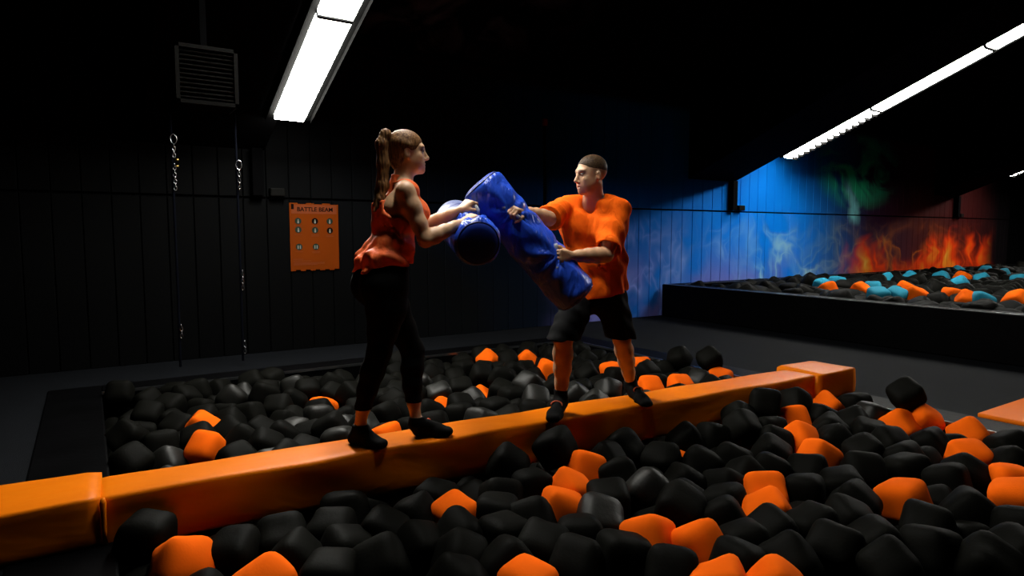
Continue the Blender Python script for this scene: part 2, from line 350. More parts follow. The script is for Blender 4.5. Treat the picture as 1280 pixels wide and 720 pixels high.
# ================================================================== beam across the pit
BT = .22                                          # top of the beam
def beam_pt(t, o): return np.array([0 + t*4.88, 3.40 - t*.245 + o, 0])
beam = empty('balance_beam', (2.44, 3.28, 0)); tag(beam, 'long orange padded beam spanning the foam cube pit', 'balance beam')
def padded(name, a, b_, half, z0, z1, parent, bev=.02, nx=60):
    # an upright-sided pad along a->b with rounded edges and soft pull folds in its side
    a, b_ = np.array(a), np.array(b_); L_ = np.linalg.norm(b_-a); d = (b_-a)/L_; nv = np.array([-d[1], d[0], 0])
    prof = []
    hz = (z1-z0)/2
    for cy, cz, a0 in ((half-bev, hz-bev, 0), (-half+bev, hz-bev, 90), (-half+bev, -hz+bev, 180), (half-bev, -hz+bev, 270)):
        for k in range(4):
            an = math.radians(a0+30*k); prof.append((cy+bev*math.cos(an), cz+bev*math.sin(an)))
    # subdivide the long sides
    P = []
    for i in range(len(prof)):
        p, q = np.array(prof[i]), np.array(prof[(i+1) % len(prof)]); P.append(p)
        if np.linalg.norm(q-p) > .05:
            for s in (.2, .4, .6, .8): P.append(p+(q-p)*s)
    bm = bmesh.new(); rings = []
    for i in range(nx+1):
        t = i/nx; ring = []
        e = min(1, min(t, 1-t)*L_/.015); sc_ = 1-.06*(1-e)
        for (y, z) in P:
            side = y/half
            f = .006*math.sin(t*L_*9+z*16) * math.exp(-((t*L_-1.3)/.9)**2) + .003*math.sin(t*L_*5.5-z*20+1)
            y2 = y*sc_ + (f if abs(side) > .8 else 0)
            z2 = z*sc_ + (.003*math.sin(t*L_*7+y*9) if z > hz*.8 else 0)
            ring.append(bm.verts.new(a + d*t*L_ + nv*y2 + np.array([0, 0, (z0+z1)/2+z2])))
        rings.append(ring)
    n = len(P)
    for i in range(nx):
        for k in range(n): bm.faces.new((rings[i][k], rings[i][(k+1) % n], rings[i+1][(k+1) % n], rings[i+1][k]))
    bm.faces.new(rings[0]); bm.faces.new(rings[-1])
    bmesh.ops.recalc_face_normals(bm, faces=bm.faces)
    off = np.array([2.44, 3.28, 0])
    for v in bm.verts: v.co -= Vector(off)
    return mesh_obj(name, bm, M['beam'], parent, True)
padded('beam_pad', beam_pt(-.01, 0), beam_pt(1.01, 0), .142, -.03, BT, beam)
padded('end_block', (-.45, 3.45, 0), (0.005, 3.435, 0), .20, .014, BT+.008, beam, .016, 8)
padded('end_block', (4.88, 3.185, 0), (5.40, 3.17, 0), .205, .014, BT+.012, beam, .016, 8)
o = mesh_obj('corner_fold', tube(bmesh.new(), [np.array([.008, 3.236, z])-np.array([2.44, 3.28, 0]) for z in (.02, .08, .14, .20, .222)], [.010, .009, .010, .013, .008], 8), M['beam'], beam, True)

# orange mat on the walkway at the right edge of the frame
mt = mesh_obj('floor_mat', boxm((5.47, .2, 0), (7.3, 2.10, .035), .012), M['orangepad']); tag(mt, 'flat orange mat lying on the walkway right of the pit', 'mat')

# ================================================================== raised foam pool at the right
pool = empty('raised_foam_pool', (14, 5, 0)); tag(pool, 'raised black padded pool of coloured foam cubes by the flame wall', 'foam pool')
QX0, QX1, QY0, QY1, QZ = 7.95, 22.5, .9, 7.68, .53
def off(lo, hi): return tuple(np.array(lo)-np.array([14, 5, 0])), tuple(np.array(hi)-np.array([14, 5, 0]))
for nm, lo, hi in (('side_panel', (QX0, QY0, 0), (QX0+.28, QY1, QZ)), ('side_panel', (QX1-.28, QY0, 0), (QX1, QY1, QZ)), ('back_panel', (QX0+.28, QY1-.25, 0), (QX1-.28, QY1, QZ)), ('front_panel', (QX0+.28, QY0, 0), (QX1-.28, QY0+.25, QZ)), ('bed', (QX0+.28, QY0+.25, 0), (QX1-.28, QY1-.25, .1))):
    mesh_obj(nm, boxm(*off(lo, hi), .015), M['rim'], pool)
mesh_obj('rim_edging', boxm(*off((QX0+.02, QY0+.02, QZ-.004), (QX0+.04, QY1-.02, QZ+.006))), M['steel'], pool)
mesh_obj('rim_edging', boxm(*off((QX0+.28, QY1-.25, QZ-.004), (QX1-.28, QY1-.235, QZ+.006))), M['steel'], pool)

# ================================================================== foam cubes
def cube_mesh(name, m, n, side=.21, r=.055, seed=0, bulge=.03):
    rs = np.random.default_rng(seed); bm = bmesh.new(); bmesh.ops.create_cube(bm, size=2)
    bmesh.ops.subdivide_edges(bm, edges=bm.edges[:], cuts=n, use_grid_fill=True)
    k = rs.normal(0, 1, (3, 3))
    for v in bm.verts:
        p = np.array(v.co); h = side/2
        q = p*h*(1 + bulge*(2-np.sum(np.delete(p**2, np.argmax(abs(p))))) - bulge)
        inner = np.clip(q, -(h-r), h-r); dlt = q-inner; l = np.linalg.norm(dlt)
        if l > 1e-6: q = inner + dlt/l*min(l, r) if np.count_nonzero(abs(dlt) > 1e-6) > 1 else q
        q = q + .006*np.sin(k@(q*14)+k[0]*3)
        v.co = q
    me = bpy.data.meshes.new(name); bm.to_mesh(me); bm.free(); me.materials.append(m)
    me.polygons.foreach_set('use_smooth', [True]*len(me.polygons)); return me
KB = [cube_mesh('black_foam_cube', M['cube_black'], 6, seed=i) for i in range(5)]
M['cube_gloss'] = mat('worn shiny black foam', (.008, .008, .0066), .48, .4, 5, .15, 60, spec=.2)
KG = [cube_mesh('black_foam_cube', M['cube_gloss'], 6, seed=60+i) for i in range(2)]
KO = [cube_mesh('orange_foam_cube', M['cube_orange'], 6, seed=20+i, r=.05) for i in range(3)]
KT = [cube_mesh('teal_foam_cube', M['cube_teal'], 5, seed=40+i) for i in range(2)]
def rand_rot():
    q = rng.normal(0, 1, 4); return Quaternion(q/np.linalg.norm(q))

ORANGE = [  # pixel, label
 ((252, 537), 'orange foam cube lying on another orange cube behind the left half of the beam'),
 ((259, 564), 'orange foam cube against the rear edge of the beam, left of the left person'),
 ((403, 513), 'orange foam cube mostly buried just left of the left person\'s lower leg'),
 ((466, 528), 'orange foam cube seen between the left person\'s ankles'),
 ((482, 550), 'orange foam cube against the beam between the left person\'s feet'),
 ((548, 492), 'orange foam cube half buried to the right of the left person\'s calf'),
 ((553, 516), 'orange foam cube just above the toes of the left person\'s forward foot'),
 ((600, 500), 'orange foam cube showing one edge midway between the two people'),
 ((610, 452), 'orange foam cube near the rear rim, left one of a pair between the people'),
 ((658, 452), 'orange foam cube near the rear rim just left of the right person\'s shin'),
 ((684, 464), 'orange foam cube partly hidden by the right person\'s left-hand shin'),
 ((766, 466), 'orange foam cube standing between the right person\'s legs'),
 ((801, 460), 'orange foam cube peeking out right behind the right person\'s right-hand shin'),
 ((812, 487), 'orange foam cube touching the beam by the right person\'s right-hand foot'),
 ((849, 484), 'orange foam cube touching the beam, second right of the right person\'s foot'),
 ((898, 474), 'orange foam cube behind the beam, rightmost one before its end block'),
 ((214, 712), 'orange foam cube below the left part of the beam at the picture\'s bottom'),
 ((334, 738), 'orange foam cube cut by the bottom edge, right of a black one'),
 ((572, 652), 'orange foam cube half hidden behind a black cube below the beam\'s middle'),
 ((657, 738), 'orange foam cube cut by the bottom edge left of centre'),
 ((695, 642), 'orange foam cube, nearer one of the overlapping pair below the right person\'s left-hand foot'),
 ((712, 617), 'orange foam cube, farther one of the overlapping pair below the right person\'s left-hand foot'),
 ((728, 588), 'orange foam cube deep in the gap just under the beam'),
 ((811, 678), 'orange foam cube tilted on its corner, left of the bottom centre pair'),
 ((878, 686), 'orange foam cube with a small hole, right of the bottom centre pair'),
 ((845, 692), 'orange foam cube showing only between the bottom centre pair'),
 ((903, 740), 'orange foam cube cut by the bottom edge under the bottom centre pair'),
 ((968, 740), 'orange foam cube cut by the bottom edge, rightmost of these'),
 ((853, 588), 'orange foam cube barely visible between black cubes under the beam'),
 ((930, 572), 'orange foam cube showing a thin sliver between black cubes'),
 ((955, 620), 'orange foam cube, upper one of a stacked pair right of centre'),
 ((960, 645), 'orange foam cube, lower one of a stacked pair right of centre'),
 ((992, 527), 'orange foam cube in front of the beam\'s right end'),
 ((1035, 512), 'orange foam cube nearest the right end block of the beam'),
 ((1000, 552), 'orange foam cube partly covered by the large orange one before it'),
 ((1023, 575), 'orange foam cube lying on others below the beam\'s right end'),
 ((1126, 533), 'orange foam cube, left one of the pair under the black cube on the rim'),
 ((1150, 527), 'orange foam cube, right one of the pair under the black cube on the rim'),
 ((1211, 546), 'orange foam cube by the right rim left of the orange mat'),
 ((1211, 575), 'orange foam cube wedged under another by the right rim'),
 ((1131, 627), 'orange foam cube alone among black ones at the right'),
 ((1264, 606), 'orange foam cube, upper one at the right border of the picture'),
 ((1270, 628), 'orange foam cube, lower one at the right border of the picture'),
]
BLACKPX = [(159, 690), (166, 722), (297, 694), (369, 680), (383, 697), (634, 583), (545, 628), (426, 648), (407, 670), (442, 686), (423, 712), (487, 700), (531, 660), (498, 672), (527, 686), (573, 698), (611, 650), (569, 670), (637, 630), (667, 618), (665, 644),
 (677, 677), (644, 672), (634, 712), (576, 719), (701, 567), (778, 560), (750, 581), (775, 597), (827, 578), (817, 613), (857, 554), (891, 549), (931, 526), (955, 509), (952, 534), (932, 549), (882, 582), (911, 579), (964, 570), (973, 546), (866, 610), (912, 613), (937, 601),
 (759, 628), (735, 656), (859, 634), (851, 647), (915, 637), (921, 656), (930, 680), (967, 662), (692, 676), (732, 706), (781, 700), (830, 714), (976, 595), (918, 708), (1137, 501), (1069, 508), (996, 508), (1029, 524), (1095, 526), (1064, 529), (1038, 540), (1109, 555), (1088, 545),
 (1161, 557), (1033, 553), (970, 553), (1081, 567), (1130, 576), (1078, 591), (1134, 590), (988, 595), (1050, 609), (1002, 619), (1068, 632), (1189, 605), (1224, 600), (1158, 661), (1217, 644), (1040, 685), (1106, 685), (1168, 692), (981, 661), (1109, 706), (1258, 584), (1262, 560), (1262, 696), (984, 706), (1215, 700), (1060, 660), (1270, 660),
 (137, 585), (150, 492), (160, 548), (200, 560), (212, 510), (185, 520), (330, 560), (305, 555), (352, 548), (290, 500), (385, 490), (340, 475), (230, 500), (540, 470), (575, 488), (600, 530), (640, 500), (700, 480), (735, 470), (545, 535), (760, 490), (720, 495), (830, 465), (850, 448), (888, 452), (620, 515), (665, 520), (740, 515), (520, 455), (690, 445), (725, 440)]
BURIED = [(845, 692), (403, 513), (466, 528), (548, 492), (553, 516), (600, 500), (853, 588), (930, 572)]   # only a corner of these shows
pts, kind, lab, pin = [], [], [], []
def beam_y(x): return 3.40 - x/4.88*.245
def front_y(x): return 3.40 - x/4.88*.245 - .142          # front face of the beam
def place(px, py, back):
    if back:
        p = onz(px, py, -.03)
        if p[1] < beam_y(p[0])+.27: p = ony(px, py, beam_y(p[0])+.28)
        p[2] = max(p[2], -.2)
    else:
        p = onz(px, py, -.02)
        if p[1] > beam_y(p[0])-.26: p = ony(px, py, beam_y(p[0])-.27)
    if p[0] > 4.98: p = onx(px, py, 4.98)
    if p[1] > 6.36: p = ony(px, py, 6.36)
    if p[0] < .16: p = onx(px, py, .16) if px > 150 and False else np.array([.16, p[1], p[2]])
    return p
for i, ((px, py), l) in enumerate(ORANGE): pts.append(onz(px, py, -.15) if (px, py) in BURIED else place(px, py, i < 16)); kind.append(1); lab.append(l); pin.append(.05)
for i, (px, py) in enumerate(BLACKPX): pts.append(place(px, py, i >= BLACKPX.index((137, 585)))); kind.append(0); lab.append(None); pin.append(.4)
pts = [np.array(p) for p in pts]
def level(x, y):
    if y > 3.4: return -.075 - .05*math.exp(-((x-.1)/.35)**2)
    return -.12 - .10*math.exp(-((x-1.2)**2/.5 + (y-2.9)**2/.12))
tries = 0
while tries < 9000:
    tries += 1
    x, y = rng.uniform(PX0+.11, PX1-.11), rng.uniform(PY0+.1, PY1-.11)
    if front_y(x)-.11 < y < front_y(x)+.284+.11: continue
    z = level(x, y) + rng.normal(0, .035)
    p = np.array([x, y, z]); A = np.array(pts); d = A-p
    if np.min(np.sum(d[:, :2]**2, 1)*1. + .55*d[:, 2]**2) < .196**2: continue
    pts.append(p); kind.append(0); lab.append(None); pin.append(1.)
P = np.array(pts); pin = np.array(pin); P0 = P.copy()
for it in range(40):
    d = P[:, None]-P[None]; r = np.linalg.norm(d, axis=2)+1e-9; np.fill_diagonal(r, 9)
    ov = np.clip(.212-r, 0, None)
    P = P + (d/r[..., None]*ov[..., None]).sum(1)*.35*pin[:, None]
    P[:, 0] = np.clip(P[:, 0], PX0+.11, PX1-.09); P[:, 1] = np.clip(P[:, 1], PY0+.1, PY1-.10)
    fy = 3.40 - P[:, 0]/4.88*.245; c = P[:, 1]-fy; m_ = np.abs(c) < .255
    P[m_, 1] = (fy + np.where(c > 0, .255, -.255))[m_]
MARKS = [('the lone orange cube at the right', 1131, 627), ('the bottom centre orange pair', 845, 675), ('the stacked orange pair', 957, 632), ('the orange pair under the rim cube', 1138, 530),
 ('the orange cubes by the right rim', 1211, 560), ('the orange pair at the right border', 1267, 617), ('the orange pair below the beam\'s right end', 1012, 563), ('the orange pair under the right person\'s foot', 703, 630),
 ('the half-hidden orange cube below the beam', 572, 652), ('the orange cube at the lower left', 216, 702), ('the beam\'s right end block', 1020, 475), ('the bottom edge\'s rightmost orange cube', 968, 722), ('the bottom edge\'s leftmost orange cube', 334, 722)]
MARKS_B = [('the orange pair behind the beam', 256, 550), ('the left person\'s rear foot', 450, 545), ('the left person\'s front foot', 540, 540), ('the orange cube by the bare shin', 658, 452), ('the orange cube at the rear rim', 610, 452),
 ('the orange cube between bare legs', 766, 466), ('the orange cube nearest the end block', 898, 474), ('the pit\'s far left corner', 110, 500), ('the right person\'s left-hand foot', 692, 520)]
OCT = ['right of', 'upper right of', 'above', 'upper left of', 'left of', 'lower left of', 'below', 'lower right of']
RANK = ['nearest', 'second', 'third', 'fourth', 'fifth', 'sixth', 'seventh', 'eighth', 'ninth', 'tenth', 'eleventh', 'twelfth', 'thirteenth', 'fourteenth', 'fifteenth', 'sixteenth']
def mark_of(p):
    px, py = topx(p); back = p[1] > beam_y(p[0])
    name, mx_, my_ = min(MARKS_B if back else MARKS, key=lambda q: math.hypot(q[1]-px, q[2]-py))
    o_ = int(round(math.atan2(my_-py, px-mx_)/(math.pi/4))) % 8
    return OCT[o_]+' '+name, math.hypot(mx_-px, my_-py), back
depth = (P-C0)@c_f
vis = [(-60 < topx(P[i])[0] < 1340 and topx(P[i])[1] < 790 and depth[i] > .5) for i in range(len(P))]
order = sorted([i for i in range(len(P)) if kind[i] == 0 and vis[i]], key=lambda i: depth[i])
single = set(order[:300])
cells = {}
for i in single:
    k_, d_, bk = mark_of(P[i]); cells.setdefault(k_, []).append((d_, i, bk))
blab = {}
for k_, l in cells.items():
    for r_, (d_, i, bk) in enumerate(sorted(l)): blab[i] = (f'black foam cube {k_}' + (f', {RANK[min(r_, 15)]} out' if len(l) > 1 else ''), 'black foam cubes behind the beam' if bk else 'black foam cubes in front of the beam')
fill = []                                         # joined remainder and the buried layer
for i in range(len(P)):
    if kind[i] == 1:
        o = bpy.data.objects.new('orange_foam_cube', random.choice(KO)); tag(o, lab[i], 'foam cube', 'orange foam cubes in the pit')
    elif i in single:
        o = bpy.data.objects.new('black_foam_cube', random.choice(KG) if random.random() < (.18 if P[i][1] > 3.3 else .03) else random.choice(KB)); tag(o, blab[i][0], 'foam cube', blab[i][1])
    else:
        fill.append(P[i]); continue
    o.location = P[i]; o.rotation_mode = 'QUATERNION'; o.rotation_quaternion = rand_rot(); link(o)
for lz in (-.30, -.46):
    for x in np.arange(PX0+.12, PX1-.1, .215):
        for y in np.arange(PY0+.12, PY1-.1, .215):
            fill.append(np.array([x, y, lz])+rng.normal(0, .03, 3))
def joined(name, m, centres, n=3):
    src = cube_mesh('tmp', m, n, seed=3); bm0 = bmesh.new(); bm0.from_mesh(src)
    V = np.array([v.co for v in bm0.verts]); Fc = np.array([[v.index for v in f.verts] for f in bm0.faces]); bm0.free(); bpy.data.meshes.remove(src)
    vs_, fs = [], []
    for i, c in enumerate(centres):
        R = np.array(rand_rot().to_matrix()); vs_.append(V@R.T + c); fs.append(Fc + i*len(V))
    me = bpy.data.meshes.new(name); me.from_pydata(np.concatenate(vs_).tolist(), [], np.concatenate(fs).tolist()); me.materials.append(m)
    return mesh_obj(name, me, m, None, True)
tag(joined('foam_cube_fill', M['cube_black'], fill), 'mass of black foam cubes filling the pit under the top layer', 'foam cubes', kind='stuff')

# cubes in the raised pool: coloured ones singly, the dark rest joined
POOLC = [('t', 1028, 359), ('t', 1046, 355), ('o', 1035, 365), ('o', 1075, 365), ('t', 1090, 363), ('t', 1108, 351), ('t', 1098, 371), ('t', 1120, 371), ('o', 1130, 364), ('t', 1138, 349), ('o', 1147, 372), ('t', 1177, 348), ('t', 1196, 340), ('o', 1203, 348), ('t', 1200, 356), ('o', 1191, 372), ('o', 1209, 378), ('t', 1225, 379), ('t', 1232, 340), ('t', 1228, 351), ('t', 1253, 345), ('o', 1271, 377), ('t', 1275, 352)]
pcs = []
places = ['nearest the pool\'s left corner', 'second from the pool\'s left corner', 'third from the pool\'s left corner']
for i, (k, px, py) in enumerate(POOLC):
    p = onz(px, py, .49); p[1] = min(p[1], QY1-.4); p[0] = max(p[0], QX0+.42); pcs.append(p)
    me = random.choice(KO if k == 'o' else KT); nm = ('orange' if k == 'o' else 'teal')
    o = bpy.data.objects.new(nm+'_foam_cube', me); o.location = p; o.scale = (1.2,)*3; o.rotation_mode = 'QUATERNION'; o.rotation_quaternion = rand_rot(); link(o)
    same = sorted(q[1] for q in POOLC if q[0] == k); j = same.index(px)
    nth = ['leftmost', 'second', 'third', 'fourth', 'fifth', 'sixth', 'seventh', 'eighth', 'ninth', 'tenth', 'eleventh', 'twelfth', 'thirteenth', 'fourteenth', 'fifteenth', 'sixteenth'][j]
    tag(o, f'{nm} foam cube in the raised pool, {nth} {nm} one from the left' if j else f'{nm} foam cube in the raised pool, leftmost {nm} one', 'foam cube', f'{nm} foam cubes in the raised pool')
pfill = []
for x in np.arange(QX0+.5, QX1-.5, .28):
    for y in np.arange(QY0+.45, QY1-.42, .28):
        p = np.array([x, y, .36])+rng.normal(0, .05, 3)
        if min(np.linalg.norm(p-q) for q in pcs) > .22: pfill.append(p)
src = joined('pool_cube_fill', M['cube_black'], [p/1.45 for p in pfill], 3); src.scale = (1.45,)*3
tag(src, 'black foam cubes filling the raised pool between the coloured ones', 'foam cubes', kind='stuff')

# ================================================================== distance-field modelling for people and soft goods
class Fld:
    def __init__(s, lo, hi, h):
        s.lo = np.array(lo, float); s.h = h; s.n = np.ceil((np.array(hi)-s.lo)/h).astype(int)+1
        s.F = np.full(s.n, .5, np.float32)
    def reg(s, lo, hi):
        i0 = np.clip(np.floor((np.array(lo)-s.lo)/s.h).astype(int), 0, s.n); i1 = np.clip(np.ceil((np.array(hi)-s.lo)/s.h).astype(int)+1, 0, s.n)
        if np.any(i1 <= i0): return None
        ax = [(s.lo[k]+np.arange(i0[k], i1[k])*s.h).astype(np.float32) for k in range(3)]
        return tuple(slice(i0[k], i1[k]) for k in range(3)), ax[0][:, None, None], ax[1][None, :, None], ax[2][None, None, :]
    def put(s, sl, d, k, sub=False):
        f = s.F[sl]
        if sub: d = -d; hh = np.clip(k-np.abs(f-d), 0, None)/k; s.F[sl] = np.maximum(f, d)+hh*hh*k*.25
        else: hh = np.clip(k-np.abs(f-d), 0, None)/k; s.F[sl] = np.minimum(f, d)-hh*hh*k*.25
    def cone(s, a, b_, ra, rb, k=.02, sub=False):
        a, b_ = np.asarray(a, float), np.asarray(b_, float); m_ = max(ra, rb)+.045+k
        g = s.reg(np.minimum(a, b_)-m_, np.maximum(a, b_)+m_)
        if g is None: return
        sl, X, Y, Z = g; ba = (b_-a).astype(np.float32); L2 = float(ba@ba)+1e-12
        px, py, pz = X-a[0], Y-a[1], Z-a[2]; t = np.clip((px*ba[0]+py*ba[1]+pz*ba[2])/L2, 0, 1)
        d = np.sqrt((px-t*ba[0])**2+(py-t*ba[1])**2+(pz-t*ba[2])**2)-(ra+(rb-ra)*t); s.put(sl, d, k, sub)
    def ell(s, c, rad, R=None, k=.02, sub=False):
        c = np.asarray(c, float); rad = np.asarray(rad, float); R = np.eye(3) if R is None else np.asarray(R, float); m_ = rad.max()+.045+k
        g = s.reg(c-m_, c+m_)
        if g is None: return
        sl, X, Y, Z = g; X, Y, Z = X-c[0], Y-c[1], Z-c[2]
        q = [(X*R[0, i]+Y*R[1, i]+Z*R[2, i]) for i in range(3)]
        k0 = np.sqrt(sum((q[i]/rad[i])**2 for i in range(3))); k1 = np.sqrt(sum((q[i]/rad[i]**2)**2 for i in range(3)))+1e-6
        s.put(sl, k0*(k0-1)/k1, k, sub)
    def pos(s):
        ax = [(s.lo[k]+np.arange(s.n[k])*s.h).astype(np.float32) for k in range(3)]
        return ax[0][:, None, None], ax[1][None, :, None], ax[2][None, None, :]
    def cut(s, p, n):                       # keep the side the normal points away from
        X, Y, Z = s.pos(); n = nrm(n); s.F = np.maximum(s.F, ((X-p[0])*n[0]+(Y-p[1])*n[1]+(Z-p[2])*n[2]).astype(np.float32))
    def shell(s, t): s.F = np.maximum(s.F, -(s.F+t))
    def mesh(s):
        F = s.F; S = F < 0; nx, ny, nz = F.shape
        cnt = np.zeros((nx-1, ny-1, nz-1), np.int8)
        for a in (0, 1):
            for b_ in (0, 1):
                for c in (0, 1): cnt += S[a:nx-1+a, b_:ny-1+b_, c:nz-1+c]
        act = (cnt > 0) & (cnt < 8); idx = np.argwhere(act); vid = np.full(act.shape, -1, np.int32); vid[act] = np.arange(len(idx))
        acc = np.zeros((len(idx), 3)); num = np.zeros(len(idx)); I = idx
        cor = [(a, b_, c) for a in (0, 1) for b_ in (0, 1) for c in (0, 1)]
        for p in cor:
            for ax in range(3):
                if p[ax]: continue
                q = list(p); q[ax] = 1
                f0 = F[I[:, 0]+p[0], I[:, 1]+p[1], I[:, 2]+p[2]]; f1 = F[I[:, 0]+q[0], I[:, 1]+q[1], I[:, 2]+q[2]]
                m_ = (f0 < 0) != (f1 < 0); t = np.where(m_, f0/np.where(m_, f0-f1, 1), 0)
                pt = np.tile(np.array(p, float), (len(I), 1)); pt[:, ax] += t
                acc[m_] += pt[m_]; num[m_] += 1
        V = s.lo + (idx + acc/num[:, None])*s.h
        faces = []
        for ax in range(3):
            o1, o2 = [(1, 2), (2, 0), (0, 1)][ax]
            sl0 = [slice(1, -1)]*3; sl0[ax] = slice(0, -1); sl1 = [slice(1, -1)]*3; sl1[ax] = slice(1, None)
            A, B = S[tuple(sl0)], S[tuple(sl1)]; e = np.argwhere(A != B)
            if len(e) == 0: continue
            inside = A[e[:, 0], e[:, 1], e[:, 2]]
            base = e+1; base[:, ax] -= 1
            def cell(d1, d2):
                c = base.copy(); c[:, o1] -= d1; c[:, o2] -= d2; return vid[c[:, 0], c[:, 1], c[:, 2]]
            q = np.stack([cell(1, 1), cell(0, 1), cell(0, 0), cell(1, 0)], 1); q[~inside] = q[~inside][:, ::-1]
            faces.append(q)
        return V, np.concatenate(faces)
def smooth_v(V, Fc, it=2, lam=.5):
    V = V.copy(); e = np.concatenate([Fc[:, [0, 1]], Fc[:, [1, 2]], Fc[:, [2, 3]], Fc[:, [3, 0]]]); e = np.concatenate([e, e[:, ::-1]])
    deg = np.bincount(e[:, 0], minlength=len(V))[:, None]
    for _ in range(it):
        S_ = np.stack([np.bincount(e[:, 0], V[e[:, 1], k], len(V)) for k in range(3)], 1); V += lam*(S_/deg-V)
    return V
def field_obj(name, fld, m, parent, it=2, tint=None):
    V, Fc = fld.mesh(); V = smooth_v(V, Fc, it)
    base = np.array(parent.matrix_world.translation) if parent else np.zeros(3)
    me = bpy.data.meshes.new(name); me.vertices.add(len(V)); me.vertices.foreach_set('co', (V-base).astype(np.float32).ravel())
    me.loops.add(len(Fc)*4); me.polygons.add(len(Fc)); me.loops.foreach_set('vertex_index', Fc.astype(np.int32).ravel())
    me.polygons.foreach_set('loop_start', np.arange(0, len(Fc)*4, 4, dtype=np.int32)); me.polygons.foreach_set('use_smooth', np.ones(len(Fc), bool))
    me.update(calc_edges=True); me.validate()
    if tint is not None:
        at = me.color_attributes.new('tint', 'FLOAT_COLOR', 'POINT'); c = np.ones((len(V), 4), np.float32); c[:, :3] = tint(V); at.data.foreach_set('color', c.ravel())
    me.materials.append(m)
    return link(bpy.data.objects.new(name, me), parent)
def J(x, y, Y): return ony(x, y, Y)

def elbow(sh, wr, l1, l2, hint):
    # elbow position from shoulder and wrist, bent towards hint
    sh, wr = np.asarray(sh), np.asarray(wr); v = wr-sh; d = np.linalg.norm(v); u = v/d; d = min(d, l1+l2-.002)
    x = (l1*l1-l2*l2+d*d)/(2*d); h = math.sqrt(max(l1*l1-x*x, 0)); p = np.asarray(hint)-sh; p = p-u*(p@u)
    return sh+u*x+nrm(p)*h
def limb(F, a, b_, radii, k=.025, bow=None):
    # tapered limb through several radii from a to b
    a, b_ = np.asarray(a), np.asarray(b_); n = len(radii)
    pts_ = [a+(b_-a)*i/(n-1) for i in range(n)]
    if bow is not None: pts_ = [p+np.asarray(bow)*math.sin(math.pi*i/(n-1)) for i, p in enumerate(pts_)]
    for i in range(n-1): F.cone(pts_[i], pts_[i+1], radii[i], radii[i+1], k)
def hand(F, wrist, d, n, right, curl=(55, 75, 45), s=1., thumb=1.):
    d = nrm(d); n = np.asarray(n, float); n = nrm(n-d*(n@d)); t = np.cross(d, n)*(1 if right else -1); wrist = np.asarray(wrist)
    # palm: four overlapping metacarpal rays
    for o_ in (.028, .010, -.009, -.026):
        F.cone(wrist+d*.012+t*o_*.55*s, wrist+d*.085*s+t*o_*s, .015*s, .0125*s, .012)
    F.cone(wrist+d*.03*s+t*.02*s+n*.008, wrist+d*.06*s+t*.026*s+n*.010, .016*s, .012*s, .012)
    for o_, ln, c in ((.029, .92, 0), (.010, 1.02, 2), (-.010, .95, 0), (-.028, .76, -3)):
        p = wrist+d*(.088 if abs(o_) < .02 else .083)*s+t*o_*s; an = 0
        rr = .0092*s if ln > .8 else .008*s
        for L_, a_, r2 in ((.043, curl[0], .0086), (.027, curl[1], .0080), (.022, curl[2], .0068)):
            an += math.radians(a_+c); q = p+(d*math.cos(an)+n*math.sin(an))*L_*ln*s; F.cone(p, q, rr, r2*s, .004); p, rr = q, r2*s
    p = wrist+d*.028*s+t*.026*s+n*.008; rr = .0125*s
    for v, L_, r2 in ((d*.62+t*.62*thumb+n*.45, .042, .0105), (d*.75+t*.1*thumb+n*.65, .031, .0095), (d*.35-t*.45*thumb+n*.8, .026, .0075)):
        q = p+nrm(v)*L_*s; F.cone(p, q, rr, r2*s, .006); p, rr = q, r2*s
    return wrist+d*.088*s+n*.030*s, t            # centre of the grip and its axis
def head(F, c, f, u, s, man):
    f = nrm(f); u = nrm(np.asarray(u)-f*(np.asarray(u)@f)); l = np.cross(u, f); R = np.stack([l, f, u], 1)
    def at(a, b_, d_): return c+(l*a+f*b_+u*d_)*s
    F.ell(at(0, -.012, .035), np.array([.075, .097, .085])*s, R, .01)
    F.ell(at(0, .032, -.030), np.array([.060, .062, .080])*s, R, .03)
    F.ell(at(0, .052, -.078), np.array([.043 if man else .036, .040, .036])*s, R, .025)       # jaw
    F.ell(at(0, .080, -.098), np.array([.020, .016, .016])*s, R, .02)                          # chin
    F.ell(at(0, .078, .030), np.array([.050, .016, .014])*s, R, .02)                           # brow
    for q in (-1, 1):
        F.ell(at(q*.032, .052, -.052), np.array([.025, .026, .032])*s, R, .03)                 # cheeks
        F.ell(at(q*.036, .064, -.022), np.array([.020, .018, .018])*s, R, .02)                 # cheek bones
        F.ell(at(q*.031, .095, .009), np.array([.015, .012, .008])*s, R, .008, True)           # eye sockets
        F.ell(at(q*.078, -.006, -.010), np.array([.008, .019, .030])*s, R, .005)               # ears
        F.ell(at(q*.084, .002, -.006), np.array([.005, .009, .016])*s, R, .004, True)
        F.cone(at(q*.050, .0, -.03), at(q*.034, .048, -.086), .016*s, .013*s, .02)           # jaw line
        F.ell(at(q*.010, .099, -.036), np.array([.008, .009, .007])*s, R, .006)                # nostril wings
    F.cone(at(0, .086, .018), at(0, .112, -.028), .008*s, .0115*s, .012)                       # nose
    F.ell(at(0, .092, -.060), np.array([.021, .010, .006])*s, R, .006)
    F.ell(at(0, .090, -.074), np.array([.018, .010, .007])*s, R, .006)
    F.ell(at(0, .103, -.0665), np.array([.022, .012, .0022 if not man else .005])*s, R, .003, True)
    return at, R, l, f, u
